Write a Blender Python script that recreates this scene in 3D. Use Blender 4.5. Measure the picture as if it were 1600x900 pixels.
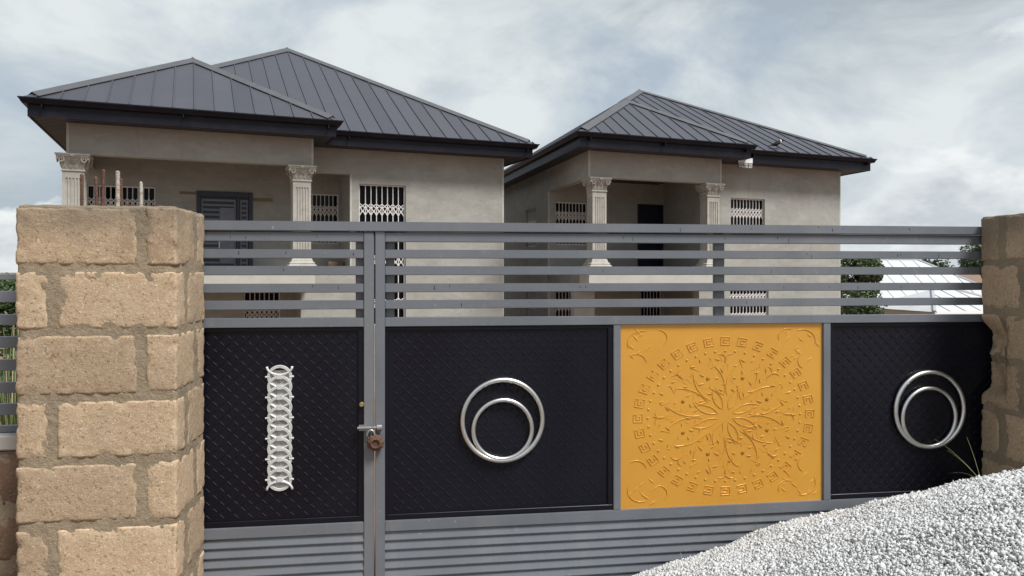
import bpy, bmesh, math, random
import numpy as np
from mathutils import Vector, Matrix, noise
random.seed(7)
R = math.radians
scene = bpy.context.scene
for o in list(bpy.data.objects): bpy.data.objects.remove(o)
C = scene.collection

# ------------------------------------------------------------------ camera
F, CX, H0, CZ = 1109.0, 800.0, 422.0, 1.6        # focal length and horizon in pixels of the 1600x900 photograph
cam = bpy.data.cameras.new('camera'); co = bpy.data.objects.new('camera', cam); C.objects.link(co)
cam.sensor_width = 36; cam.lens = 36 * F / 1600
cam.shift_y = -(450 - H0) / 1600
co.location = (0, 0, CZ); co.rotation_euler = (R(90), 0, 0)
cam.clip_start = .05; cam.clip_end = 3000
scene.camera = co
scene.render.resolution_x = 1024; scene.render.resolution_y = 576
vs = scene.view_settings
vs.view_transform = 'Standard'; vs.look = 'None'; vs.gamma = 1; vs.use_curve_mapping = False
vs.exposure = 0.4

# ------------------------------------------------------------------ sky and sun
SUN = Vector((.70, -.55, 1.35)).normalized()
world = bpy.data.worlds.new('World'); scene.world = world; world.use_nodes = True
nt = world.node_tree; nt.nodes.clear()
def N(t, tree=None, **kw):
    n = (tree or nt).nodes.new(t)
    for k, v in kw.items():
        if k.startswith('i_'):
            n.inputs[k[2:].replace('_', ' ')].default_value = v
        else: setattr(n, k, v)
    return n
L = nt.links.new
out = N('ShaderNodeOutputWorld'); bg = N('ShaderNodeBackground'); bg.inputs['Strength'].default_value = .1
sky = N('ShaderNodeTexSky', sky_type='NISHITA', sun_disc=False)
sky.sun_elevation = math.asin(SUN.z); sky.sun_rotation = math.atan2(SUN.x, SUN.y)
sky.air_density = 1.2; sky.dust_density = 2.5
tc = N('ShaderNodeTexCoord')
def noise_(vec, scale, detail, rough, dist, loc, zs):
    m_ = N('ShaderNodeMapping'); m_.inputs['Scale'].default_value = (1, 1, zs); m_.inputs['Location'].default_value = loc; L(vec, m_.inputs['Vector'])
    n_ = N('ShaderNodeTexNoise'); n_.inputs['Scale'].default_value = scale; n_.inputs['Detail'].default_value = detail; n_.inputs['Roughness'].default_value = rough; n_.inputs['Distortion'].default_value = dist
    L(m_.outputs[0], n_.inputs['Vector']); return n_.outputs['Fac']
def ramp_(fac, stops):
    r_ = N('ShaderNodeValToRGB'); e_ = r_.color_ramp.elements
    while len(e_) > 2: e_.remove(e_[-1])
    for k, (p, c) in enumerate(stops):
        q = e_[k] if k < 2 else e_.new(p)
        q.position = p; q.color = (*c, 1) if len(c) == 3 else c
    L(fac, r_.inputs[0]); return r_.outputs[0]
def mix_(fac, a, b):
    m_ = N('ShaderNodeMixRGB')
    if isinstance(fac, float): m_.inputs[0].default_value = fac
    else: L(fac, m_.inputs[0])
    for k, q in ((1, a), (2, b)):
        if isinstance(q, tuple): m_.inputs[k].default_value = (*q, 1)
        else: L(q, m_.inputs[k])
    return m_.outputs[0]
D_ = tc.outputs['Generated']
OFF = (10.5, 1.2, 1.6)
# high thin overcast: pale grey with blue-grey openings
blue = mix_(.86, sky.outputs[0], (3.1, 3.7, 4.4))
high = ramp_(noise_(D_, 2.7, 10, .60, .35, OFF, 2.0), [(.35, (3.2, 3.65, 4.0)), (.60, (5.8, 6.2, 6.3)), (.46, (4.5, 4.95, 5.2))])
cov = ramp_(noise_(D_, 2.6, 9, .55, .4, (OFF[0] + 4, OFF[1], OFF[2]), 1.7), [(.40, (.15, .15, .15)), (.56, (1, 1, 1))])
over = mix_(cov, blue, high)
# heaped cumulus, white crowns over greyer bases, lying low all round the horizon
OFC = (2.3, 2.9, 0.4)
cn = noise_(D_, 3.0, 14, .57, .15, OFC, 2.0)
sep = N('ShaderNodeSeparateXYZ'); L(D_, sep.inputs[0])
el = N('ShaderNodeMapRange'); el.inputs['From Min'].default_value = .0; el.inputs['From Max'].default_value = .30; el.inputs['To Min'].default_value = .085; el.inputs['To Max'].default_value = -.11; L(sep.outputs['Z'], el.inputs['Value'])
ad = N('ShaderNodeMath', operation='ADD'); L(cn, ad.inputs[0]); L(el.outputs[0], ad.inputs[1])
cmask = ramp_(ad.outputs[0], [(.54, (0, 0, 0)), (.595, (1, 1, 1))])
ccol = ramp_(ad.outputs[0], [(.55, (7.0, 7.2, 7.2)), (.72, (4.4, 4.75, 5.0)), (.63, (6.2, 6.45, 6.5))])
shade = ramp_(noise_(D_, 8, 9, .6, .3, (4.0, 1.0, 2.0), 2.0), [(.36, (.80, .83, .86)), (.60, (1.04, 1.04, 1.04))])
mu = N('ShaderNodeMixRGB', blend_type='MULTIPLY'); mu.inputs[0].default_value = 1; L(ccol, mu.inputs[1]); L(shade, mu.inputs[2]); ccol = mu.outputs[0]
mm = N('ShaderNodeMath', operation='MULTIPLY'); mm.inputs[1].default_value = .95; L(cmask, mm.inputs[0])
full = mix_(mm.outputs[0], over, ccol)
L(full, bg.inputs['Color']); L(bg.outputs[0], out.inputs[0])
sd = bpy.data.lights.new('sun', 'SUN'); sd.energy = 4.3; sd.angle = R(18); sd.color = (1, .995, .97)
so = bpy.data.objects.new('sun', sd); C.objects.link(so); so.location = (10, -10, 20)
so.rotation_euler = (-SUN).to_track_quat('-Z', 'Y').to_euler()

# ------------------------------------------------------------------ helpers
def proj_ray(x, y): return Vector(((x - CX) / F, 1, -(y - H0) / F))
def dirvp(vx):
    d = Vector(((vx - CX) / F, 1)); return d.normalized()
def tag(o, label, cat, group=None):
    o['label'] = label; o['category'] = cat
    if group: o['group'] = group
    return o
def thing(name, loc, label, cat, group=None):
    o = bpy.data.objects.new(name, None); C.objects.link(o); o.location = loc; o.empty_display_size = .2
    return tag(o, label, cat, group)
def rootloc(p):
    v = Vector((0, 0, 0))
    while p is not None: v += p.location; p = p.parent
    return v
class MB:
    def __init__(s): s.v = []; s.f = []; s.m = []
    def add(s, vs_, fs, mi=0):
        k = len(s.v); s.v += [tuple(p) for p in vs_]; s.f += [tuple(i + k for i in f) for f in fs]; s.m += [mi] * len(fs)
    def box(s, x0, x1, y0, y1, z0, z1, T=None, mi=0):
        p = [(x, y, z) for z in (z0, z1) for y in (y0, y1) for x in (x0, x1)]
        if T: p = [T(*q) for q in p]
        s.add(p, [(0, 2, 3, 1), (4, 5, 7, 6), (0, 1, 5, 4), (2, 6, 7, 3), (0, 4, 6, 2), (1, 3, 7, 5)], mi)
    def hexa(s, lo, hi, mi=0):           # two quads of corners in the same order
        s.add(list(lo) + list(hi), [(0, 3, 2, 1), (4, 5, 6, 7), (0, 1, 5, 4), (1, 2, 6, 5), (2, 3, 7, 6), (3, 0, 4, 7)], mi)
    def loop(s, rings, closed=False, caps=True, mi=0):
        n = len(rings[0]); k = len(s.v)
        for r in rings: s.v += [tuple(p) for p in r]
        m_ = len(rings)
        for i in range(m_ if closed else m_ - 1):
            j = (i + 1) % m_
            for q in range(n):
                s.f.append((k + i * n + q, k + i * n + (q + 1) % n, k + j * n + (q + 1) % n, k + j * n + q)); s.m.append(mi)
        if caps and not closed:
            s.f.append(tuple(k + q for q in reversed(range(n)))); s.f.append(tuple(k + (m_ - 1) * n + q for q in range(n))); s.m += [mi, mi]
    def tube(s, pts, rad, n=8, closed=False, mi=0, caps=True):
        pts = [Vector(p) for p in pts]; m_ = len(pts); rings = []
        ref = None
        for i, p in enumerate(pts):
            a = pts[(i - 1) % m_] if (closed or i > 0) else p
            b = pts[(i + 1) % m_] if (closed or i < m_ - 1) else p
            d = (b - a).normalized()
            if ref is None or abs(ref.dot(d)) > .95: ref = Vector((0, 0, 1)) if abs(d.z) < .8 else Vector((1, 0, 0))
            x = d.cross(ref).normalized(); y = x.cross(d).normalized(); ref = y
            r = rad[i] if isinstance(rad, (list, tuple)) else rad
            rings.append([p + (x * math.cos(t) + y * math.sin(t)) * r for t in [2 * math.pi * k / n for k in range(n)]])
        s.loop(rings, closed, caps, mi)
    def obj(s, name, mat, parent=None, smooth=False, bevel=0, kind=None, seg=1):
        me = bpy.data.meshes.new(name)
        off = rootloc(parent)
        me.from_pydata([(p[0] - off.x, p[1] - off.y, p[2] - off.z) for p in s.v], [], s.f)
        mats = mat if isinstance(mat, (list, tuple)) else [mat]
        for q in mats: me.materials.append(q)
        if len(mats) > 1: me.polygons.foreach_set('material_index', s.m)
        bm = bmesh.new(); bm.from_mesh(me)
        if bevel:
            bmesh.ops.recalc_face_normals(bm, faces=bm.faces)
            bmesh.ops.bevel(bm, geom=[e for e in bm.edges if len(e.link_faces) == 2 and e.calc_face_angle(0) > .6], offset=bevel, segments=seg, affect='EDGES', clamp_overlap=True)
        else: bmesh.ops.recalc_face_normals(bm, faces=bm.faces)
        bm.to_mesh(me); bm.free()
        if smooth: me.shade_smooth()
        o = bpy.data.objects.new(name, me); C.objects.link(o)
        if parent: o.parent = parent
        if kind: o['kind'] = kind
        return o
def frac(p, s, o=4, h=.8): return noise.fractal(Vector(p) * s, h, 2.0, o, noise_basis='PERLIN_ORIGINAL')

# ------------------------------------------------------------------ materials
def mat(name, base, rough=.7, metal=0, spec=.5, var=None, bump=None, coat=0, rand=0, rvar=None):
    """var: list of (scale, detail, lo, hi, colour, strength) noise layers mixed over the base; bump: list of (scale, detail, strength, distance)"""
    m = bpy.data.materials.new(name); m.use_nodes = True; t = m.node_tree; b = t.nodes['Principled BSDF']
    b.inputs['Roughness'].default_value = rough; b.inputs['Metallic'].default_value = metal; b.inputs['Specular IOR Level'].default_value = spec
    if coat: b.inputs['Coat Weight'].default_value = coat; b.inputs['Coat Roughness'].default_value = .08
    tcn = t.nodes.new('ShaderNodeTexCoord'); vec = tcn.outputs['Object']
    col = None
    rgb = t.nodes.new('ShaderNodeRGB'); rgb.outputs[0].default_value = (*base, 1); col = rgb.outputs[0]
    for (sc, det, lo, hi, c2, st, *stretch) in (var or []):
        v_ = vec
        if stretch:
            mpn = t.nodes.new('ShaderNodeMapping'); mpn.inputs['Scale'].default_value = stretch[0]; t.links.new(vec, mpn.inputs[0]); v_ = mpn.outputs[0]
        nn = t.nodes.new('ShaderNodeTexNoise'); nn.inputs['Scale'].default_value = sc; nn.inputs['Detail'].default_value = det; nn.inputs['Roughness'].default_value = .6
        t.links.new(v_, nn.inputs['Vector'])
        rp = t.nodes.new('ShaderNodeMapRange'); rp.inputs['From Min'].default_value = lo; rp.inputs['From Max'].default_value = hi; rp.inputs['To Max'].default_value = st
        t.links.new(nn.outputs['Fac'], rp.inputs['Value'])
        mx = t.nodes.new('ShaderNodeMixRGB'); mx.inputs[2].default_value = (*c2, 1)
        t.links.new(rp.outputs[0], mx.inputs[0]); t.links.new(col, mx.inputs[1]); col = mx.outputs[0]
    if rand:
        oi = t.nodes.new('ShaderNodeObjectInfo'); mr = t.nodes.new('ShaderNodeMapRange'); mr.inputs['To Min'].default_value = 1 - rand; mr.inputs['To Max'].default_value = 1 + rand; t.links.new(oi.outputs['Random'], mr.inputs['Value'])
        hs = t.nodes.new('ShaderNodeHueSaturation'); t.links.new(mr.outputs[0], hs.inputs['Value']); t.links.new(col, hs.inputs['Color']); col = hs.outputs[0]
    t.links.new(col, b.inputs['Base Color'])
    if rvar:
        nn = t.nodes.new('ShaderNodeTexNoise'); nn.inputs['Scale'].default_value = rvar[0]; nn.inputs['Detail'].default_value = 6; t.links.new(vec, nn.inputs['Vector'])
        mr = t.nodes.new('ShaderNodeMapRange'); mr.inputs['From Min'].default_value = .35; mr.inputs['From Max'].default_value = .65; mr.inputs['To Min'].default_value = rvar[1]; mr.inputs['To Max'].default_value = rvar[2]; t.links.new(nn.outputs['Fac'], mr.inputs['Value']); t.links.new(mr.outputs[0], b.inputs['Roughness'])
    nrm = None
    for (sc, det, st, dist) in (bump or []):
        nn = t.nodes.new('ShaderNodeTexNoise'); nn.inputs['Scale'].default_value = sc; nn.inputs['Detail'].default_value = det; nn.inputs['Roughness'].default_value = .65
        t.links.new(vec, nn.inputs['Vector'])
        bp = t.nodes.new('ShaderNodeBump'); bp.inputs['Strength'].default_value = st; bp.inputs['Distance'].default_value = dist
        t.links.new(nn.outputs['Fac'], bp.inputs['Height'])
        if nrm: t.links.new(nrm, bp.inputs['Normal'])
        nrm = bp.outputs[0]
    if nrm: t.links.new(nrm, b.inputs['Normal'])
    return m
M = {}
M['earth'] = mat('laterite earth', (0.198, 0.117, 0.072), .95, var=[(1.5, 6, .4, .7, (0.126, 0.081, 0.054), .8), (40, 4, .5, .7, (0.288, 0.216, 0.153), .5)], bump=[(25, 6, .5, .03)])
M['block'] = mat('sandcrete block', (.41, .302, .198), .95, spec=.2, var=[(5, 4, .38, .7, (.37, .255, .16), .7), (45, 5, .48, .72, (.455, .35, .24), .7), (80, 3, .57, .67, (.19, .12, .075), .75), (130, 2, .60, .69, (.60, .52, .42), .75), (2.2, 5, .54, .75, (.29, .22, .15), .5)], bump=[(60, 6, .42, .008), (220, 4, .55, .004)], rand=.16)
M['mortar'] = mat('cement mortar', (.285, .222, .152), .95, spec=.2, var=[(6, 5, .38, .68, (.185, .145, .10), .8), (120, 3, .56, .7, (0.36, 0.304, 0.224), .6), (90, 3, .6, .72, (0.08, 0.06, 0.04), .5)], bump=[(35, 6, .7, .012), (180, 4, .5, .004)])
M['block_dark'] = mat('weathered block', (.22, .14, .095), .95, spec=.2, var=[(6, 5, .35, .7, (.11, .075, .055), .8), (90, 3, .55, .7, (.33, .25, .18), .5)], bump=[(70, 6, .7, .01)])
M['plaster'] = mat('cement render', (.312, .302, .272), .92, spec=.25, var=[(.55, 5, .38, .68, (0.2622, 0.25, 0.2265), .75), (1.7, 6, .46, .66, (0.3686, 0.3557, 0.3283), .6, (1, 1, 2.2)), (4.5, 6, .54, .70, (0.2394, 0.2265, 0.2037), .5, (1, 1, 1.6)), (7, 5, .60, .72, (0.228, 0.2166, 0.1961), .45, (1, 1, .12)), (30, 4, .55, .75, (0.342, 0.3268, 0.3002), .4)], bump=[(2.2, 7, .55, .04), (40, 5, .3, .008)])
M['bead'] = mat('pale corner render', (0.424, 0.412, 0.384), .9, var=[(4, 5, .4, .7, (0.336, 0.304, 0.256), .7)], bump=[(40, 4, .3, .006)])
M['cast'] = mat('cast cement column', (0.384, 0.364, 0.328), .9, spec=.25, var=[(6, 5, .4, .7, (0.272, 0.248, 0.212), .7), (60, 3, .55, .75, (0.432, 0.408, 0.364), .5)], bump=[(60, 5, .3, .006)])
M['slab'] = mat('pale slab render', (0.416, 0.4, 0.364), .9, var=[(2.5, 5, .4, .7, (0.344, 0.312, 0.264), .7)], bump=[(30, 4, .3, .006)])
M['roof'] = mat('charcoal coated roof sheet', (.050, .051, .064), .5, metal=.1, spec=.4, var=[(1.2, 4, .4, .7, (.060, .061, .075), .7), (18, 4, .6, .75, (0.0425, 0.0425, 0.04675), .4)], bump=[(2.5, 2, .10, .02)], rand=.10, rvar=(1.2, .42, .62))
M['cap'] = mat('ridge cap sheet', (0.08075, 0.08075, 0.0867), .5, metal=.15, var=[(3, 4, .4, .7, (0.0561, 0.0561, 0.0595), .7)])
M['fascia'] = mat('black fascia', (.008, .008, .014), .42, spec=.2, var=[(3, 4, .5, .75, (.02, .02, .028), .6)])
M['concrete'] = mat('raw concrete', (.24, .225, .20), .95, var=[(3, 5, .4, .7, (.17, .16, .14), .8)], bump=[(30, 4, .3, .01)])
M['soffit'] = mat('dark soffit board', (.03, .03, .038), .55)
M['grille'] = mat('pale painted steel bar', (0.629, 0.6035, 0.5865), .5, var=[(14, 3, .5, .75, (0.357, 0.3145, 0.2805), .6)])
M['glass'] = mat('dark window glass', (.004, .004, .005), .15, spec=.10)  # near-black, so the darkness of window openings is in the colour
M['doorframe'] = mat('navy door steel', (.014, .016, .028), .4)
M['doorpanel'] = mat('slate door panel', (.15, .16, .20), .42, var=[(6, 3, .4, .7, (.12, .13, .165), .6)])
M['white'] = mat('white paint', (.78, .77, .75), .5)
M['gate'] = mat('grey gate enamel', (0.1403, 0.1487, 0.1675), .36, spec=.5, var=[(2.2, 5, .38, .68, (0.1062, 0.1148, 0.1275), .8), (9, 6, .62, .74, (0.1785, 0.1827, 0.187), .6), (120, 2, .73, .76, (0.0255, 0.0255, 0.0255), .8), (55, 3, .70, .74, (0.3825, 0.374, 0.357), .5), (5, 6, .56, .74, (.19, .185, .175), .5, (1, 1, .10)), (60, 4, .66, .74, (.10, .055, .03), .55)], bump=[(9, 3, .10, .01)], rvar=(3, .28, .48))
M['gate_in'] = mat('grey gate undercoat', (.15, .155, .165), .55, var=[(4, 5, .4, .7, (.085, .088, .094), .8)])
M['tread'] = mat('black gloss tread plate', (0.00416, 0.00416, 0.0084), .30, spec=.26, var=[(2.0, 5, .45, .72, (0.0064, 0.0064, 0.0112), .8), (30, 5, .68, .78, (0.032, 0.032, 0.036), .4)], bump=[(5, 3, .08, .01)], rvar=(2.2, .22, .46))
M['tread_lug'] = mat('worn tread lug', (.010, .010, .017), .5, spec=.12)
M['gold'] = mat('amber enamel', (.63, .305, .040), .32, metal=.2, spec=.5, var=[(1.6, 3, .4, .7, (.56, .255, .030), .8), (7, 6, .64, .78, (0.5412, 0.2952, 0.0902), .5, (1, 1, 5))], bump=[(4, 3, .06, .01)], coat=.45, rvar=(3.5, .24, .46))
M['silver'] = mat('brushed steel tube', (.70, .69, .67), .34, metal=1, var=[(20, 3, .5, .7, (.60, .59, .57), .5)])
M['castwhite'] = mat('silver painted casting', (0.558, 0.558, 0.549), .5, metal=.2, var=[(40, 4, .5, .7, (0.378, 0.378, 0.369), .6)], bump=[(80, 3, .3, .003)])
M['rust'] = mat('rusted steel', (0.0945, 0.045, 0.0288), .9, var=[(60, 4, .45, .65, (0.063, 0.0315, 0.0225), .8), (110, 3, .55, .7, (0.234, 0.135, 0.09), .6)], bump=[(150, 4, .6, .004)])
M['cemented'] = mat('cement coated bar', (0.3995, 0.3655, 0.323), .95, var=[(70, 4, .5, .65, (0.204, 0.1275, 0.085), .75)], bump=[(150, 4, .6, .004)])
M['steel'] = mat('dull zinc steel', (.34, .34, .34), .4, metal=.8, var=[(50, 3, .5, .7, (.2, .17, .15), .6)])
M['gravel'] = mat('pale quarry chips', (.70, .70, .69), .85, spec=.3)
M['gravelbed'] = mat('gravel dust bed', (.44, .44, .435), .95, var=[(30, 5, .4, .7, (.28, .28, .275), .8)], bump=[(60, 5, .8, .02)])  # darker than the stones, so shade between them is in its colour
M['whiteroof'] = mat('white sheet roof', (0.462, 0.469, 0.476), .5, var=[(1.5, 4, .45, .7, (0.392, 0.399, 0.406), .7)])
M['whitecap'] = mat('grey ridge flashing', (.34, .35, .37), .5)
M['whitewall'] = mat('cream wall', (.62, .58, .50), .9)
M['leaf'] = mat('leaf green', (0.04675, 0.08075, 0.0238), .6, var=[(1.5, 3, .4, .65, (0.07225, 0.102, 0.02975), .9), (5, 2, .5, .7, (0.0255, 0.051, 0.017), .7)])
M['leaf_dk'] = mat('dark leaf green', (0.0255, 0.0493, 0.017), .6, var=[(1.5, 3, .4, .65, (0.0425, 0.07225, 0.0238), .9)])
M['bark'] = mat('grey bark', (.13, .10, .075), .9, bump=[(30, 4, .6, .02)])
M['blade'] = mat('grass blade', (.13, .17, .055), .65, var=[(8, 3, .4, .7, (.20, .20, .08), .8)])
M['dry'] = mat('dry straw', (.42, .34, .22), .8, var=[(8, 3, .4, .7, (.30, .22, .13), .8)])
M['feather'] = mat('black feather', (.008, .008, .009), .6, spec=.12)
M['featherw'] = mat('white feather', (.72, .71, .69), .7)
# rain-dark weathering along the exposed tops of the pillars, broken up by noise
for _n in ('block', 'mortar'):
    _t = M[_n].node_tree; _b = _t.nodes['Principled BSDF']; _src = _b.inputs['Base Color'].links[0].from_socket
    _tc = _t.nodes.new('ShaderNodeTexCoord'); _sx = _t.nodes.new('ShaderNodeSeparateXYZ'); _t.links.new(_tc.outputs['Object'], _sx.inputs[0])
    _nz = _t.nodes.new('ShaderNodeTexNoise'); _nz.inputs['Scale'].default_value = 7; _nz.inputs['Detail'].default_value = 6; _t.links.new(_tc.outputs['Object'], _nz.inputs['Vector'])
    _m1 = _t.nodes.new('ShaderNodeMath'); _m1.operation = 'MULTIPLY_ADD'; _m1.inputs[1].default_value = .32; _t.links.new(_nz.outputs['Fac'], _m1.inputs[0]); _t.links.new(_sx.outputs['Z'], _m1.inputs[2])
    _mr = _t.nodes.new('ShaderNodeMapRange'); _mr.inputs['From Min'].default_value = 1.83; _mr.inputs['From Max'].default_value = 2.02; _mr.inputs['To Max'].default_value = .78; _t.links.new(_m1.outputs[0], _mr.inputs['Value'])
    _mx = _t.nodes.new('ShaderNodeMixRGB'); _mx.inputs[2].default_value = (.165, .132, .095, 1); _t.links.new(_mr.outputs[0], _mx.inputs[0]); _t.links.new(_src, _mx.inputs[1]); _t.links.new(_mx.outputs[0], _b.inputs['Base Color'])
# per-stone tone for the gravel
_t = M['gravel'].node_tree; _b = _t.nodes['Principled BSDF']; _a = _t.nodes.new('ShaderNodeAttribute'); _a.attribute_name = 'tone'
_r = _t.nodes.new('ShaderNodeValToRGB'); _e = _r.color_ramp.elements
_e[0].color = (.28, .276, .27, 1); _e[1].color = (.575, .575, .57, 1); _q = _e.new(.14); _q.color = (.42, .417, .41, 1)
_t.links.new(_a.outputs['Fac'], _r.inputs[0]); _t.links.new(_r.outputs[0], _b.inputs['Base Color'])

# ------------------------------------------------------------------ ground
GU = dirvp(8500); GV = Vector((-GU.y, GU.x))                      # gate line and the way in through it
G0 = Vector((-1.358, 3.137))                                       # foot of the gate at the left pillar
def gpt(t, w, z): p = G0 + GU * t + GV * w; return Vector((p.x, p.y, z))
def ground_z(x, y):
    w = (Vector((x, y)) - G0).dot(GV)
    k = min(1, max(0, (w - .8) / 8.5)); k = k * k * (3 - 2 * k)
    far = min(1, max(0, (w - 22) / 30))
    return -1.72 * k - 1.1 * far + (.02 * frac((x, y, 0), .8) if w < 20 else 0)
mb = MB()
xs = sorted(set([-900, -400, -200, -100, -60] + [-40 + 2 * i for i in range(41)] + [-6 + .5 * i for i in range(25)] + [60, 100, 200, 400, 900]))
ys = sorted(set([-60, -30, -15, -8] + [-4 + .5 * i for i in range(29)] + [10 + 1.5 * i for i in range(34)] + [80, 120, 200, 400, 900, 1800]))
mb.add([(x, y, ground_z(x, y)) for y in ys for x in xs], [(j * len(xs) + i, j * len(xs) + i + 1, (j + 1) * len(xs) + i + 1, (j + 1) * len(xs) + i) for j in range(len(ys) - 1) for i in range(len(xs) - 1)])
g = mb.obj('ground', M['earth'], smooth=True); g['kind'] = 'structure'

# ------------------------------------------------------------------ block pillars
def rough_box(mb, c, h, ax, ay, step, rr, amp, seed, edge=0., chip=None, lf=.8):
    """rounded, noisy box: centre c, half sizes h along ax, ay, z"""
    n = [max(2, int(round(2 * q / step))) for q in h]
    idx = {}; vs_ = []; fs = []
    def vid(i, j, k):
        key = (i, j, k)
        if key not in idx:
            p = Vector((-h[0] + 2 * h[0] * i / n[0], -h[1] + 2 * h[1] * j / n[1], -h[2] + 2 * h[2] * k / n[2]))
            q = Vector([max(-(h[a] - rr), min(h[a] - rr, p[a])) for a in range(3)]); d = p - q
            nd = d.normalized() if d.length > 1e-6 else Vector((0, 0, 1))
            e2 = sorted([h[a] - abs(p[a]) for a in range(3)])[1]        # distance to the nearest edge
            q = q + nd * rr
            w = Vector((c[0], c[1], c[2])) + Vector((ax.x, ax.y, 0)) * q.x + Vector((ay.x, ay.y, 0)) * q.y + Vector((0, 0, q.z))
            nw = Vector((ax.x, ax.y, 0)) * nd.x + Vector((ay.x, ay.y, 0)) * nd.y + Vector((0, 0, nd.z))
            s = w + Vector((seed * 7.3, seed * 3.1, seed * 1.7))
            dsp = amp * (frac(s, 14, 3) * lf + frac(s, 55, 3) * .55)
            if edge: dsp -= edge * max(0, 1 - e2 / .05) ** 1.5 * max(0, .55 + 1.3 * frac(s, 22, 3))
            w = w + nw * dsp
            if chip: w = chip(w)
            idx[key] = len(vs_); vs_.append(w)
        return idx[key]
    for a, b, cc in ((0, 1, 2), (1, 2, 0), (2, 0, 1)):
        for side in (0, n[cc]):
            for i in range(n[a]):
                for j in range(n[b]):
                    quad = []
                    for (di, dj) in ((0, 0), (1, 0), (1, 1), (0, 1)):
                        t3 = [0, 0, 0]; t3[a] = i + di; t3[b] = j + dj; t3[cc] = side; quad.append(vid(*t3))
                    if side == 0: quad.reverse()
                    fs.append(quad)
    mb.add(vs_, fs)
PW, PD, PITCH, BH = .575, .385, .246, .227
def pillar(name, corner, label, top, seed, first=0, rows=8, chip=None):
    """corner: plan position of the front left corner; the pillar runs PW along GU and PD along GV"""
    root = thing(name, (corner.x, corner.y, 0), label, 'pillar')
    def P(a, b): p = corner + GU * a + GV * b; return p
    LN, TH, J = .430, .114, .034; SN = PD - TH - J
    z = top
    for r in range(rows):
        zc = z - BH / 2
        if (r + first) % 2 == 0:      # pinwheel laid one way, then the other
            blk = [(0, LN, 0, TH), (PW - TH, PW, 0, SN), (PW - LN, PW, PD - TH, PD), (0, TH, PD - SN, PD)]
        else:
            blk = [(PW - LN, PW, 0, TH), (PW - TH, PW, PD - SN, PD), (0, LN, PD - TH, PD), (0, TH, 0, SN)]
        for k, (a0, a1, b0, b1) in enumerate(blk):
            c = P((a0 + a1) / 2 + random.uniform(-.001, .001), (b0 + b1) / 2 + random.uniform(-.001, .001))
            hh = BH / 2 - random.uniform(0, .006)
            m_ = MB(); rough_box(m_, (c.x, c.y, zc + random.uniform(-.003, .003)), ((a1 - a0) / 2, (b1 - b0) / 2, hh), GU, GV, 0.0115, .005, .0021, seed + r * 5 + k, edge=.0055, chip=chip, lf=.45)
            m_.obj('block', M['block'], root, smooth=True)
        z -= PITCH
    m_ = MB(); zb = top - rows * PITCH - .05
    c = P(PW / 2, PD / 2); zt = top + .004; q = .0034
    rough_box(m_, (c.x, c.y, (zt + zb) / 2), (PW / 2 - q, PD / 2 - q, (zt - zb) / 2), GU, GV, 0.0125, .010, .0024, seed + 99, edge=.004, chip=chip, lf=.5)
    m_.obj('mortar', M['mortar'], root, smooth=True)
    return root
# front face: from pixel column 25 to 275, with its right edge 2.75 m away
RE = Vector(((276 - CX) / F * 2.75, 2.75)); LE = RE - GU * PW
pl = pillar('block_pillar', LE, 'tan sandcrete block gate pillar with rusty bars sticking out of its top', 1.845, 3)
RP = G0 + GU * 3.815 - GV * (PD + .015)
def broken(w):                                  # the knocked-off stretch of the inner edge
    q = Vector((w.x, w.y)) - RP; a, b = q.dot(GU), q.dot(GV)
    k = max(0, min(1, (w.z - .955) / .05)) * max(0, min(1, (1.36 - w.z) / .09)) * max(0, min(1, (b - (PD - .16)) / .05)) * max(0, 1 - a / .2)
    if k <= 0: return w
    s_ = k * (.055 + .03 * frac(w, 9, 3)); return w + Vector((GU.x, GU.y, 0)) * s_
pr = pillar('block_pillar', RP, 'block gate pillar with chipped inner edge rising behind the gravel heap', 1.872, 47, first=1, chip=broken)

def rebar(px, py_top, dback, material, r=.0085, lean=0):
    p0 = LE + GV * dback; d = Vector(((px - CX) / F, 1)); n = GV
    s = (p0.dot(n)) / d.dot(n); P = d * s
    ztop = CZ + (H0 - py_top) / F * P.y
    m_ = MB(); pts = []; rad = []; z0 = 1.70; k = 0; z = z0
    while z < ztop:
        pts.append((P.x + lean * (z - z0), P.y, z)); rad.append(r * (1.0 if k % 2 else .68) * (1 + .12 * frac((px, z * 40, 0), 1))); z += .0048; k += 1
    pts.append((P.x + lean * (ztop - z0), P.y, ztop + .003)); rad.append(r * .45)
    m_.tube(pts, rad, 8); return m_.obj('rebar', material, pl, smooth=True)
rebar(128, 273, .20, M['rust']); rebar(153, 277, .14, M['rust'], .008, -.03); rebar(159.5, 266, .16, M['rust'], .0085, .02)
rebar(184, 268, .13, M['cemented'], .0095); rebar(191, 280, .16, M['rust'], .0075, -.02); rebar(220.5, 285, .12, M['cemented'], .008)

# ------------------------------------------------------------------ gate
TL = 3.81
def gt(px):                                    # distance along the gate of a pixel column
    d = Vector(((px - CX) / F, 1)); s = G0.dot(GV) / d.dot(GV); return (d * s - G0).dot(GU)
def gy(t): return (G0 + GU * t).y
tl_, tr_ = gt(323), gt(1520)
def Z(yl, yr, t):                              # a nearly level line of the gate read at both ends
    zl = CZ + (H0 - yl) / F * gy(tl_); zr = CZ + (H0 - yr) / F * gy(tr_)
    return zl + (zr - zl) * (t - tl_) / (tr_ - tl_)
LEV = dict(top=(344.5, 354.3), tb=(360, 366.9), mt=(497.9, 491.3), mb=(512.7, 502.9), pb=(827, 771), rb=(844, 787))
SL = [((361.8, 369.), (376.7, 382.3)), ((389, 393), (403.5, 404.7)), ((415.4, 417.3), (430.2, 429.3)), ((443.4, 441.7), (458, 453.3)), ((470.2, 465), (484.7, 476.7))]
def ZL(k, t): return Z(*LEV[k], t)
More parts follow.
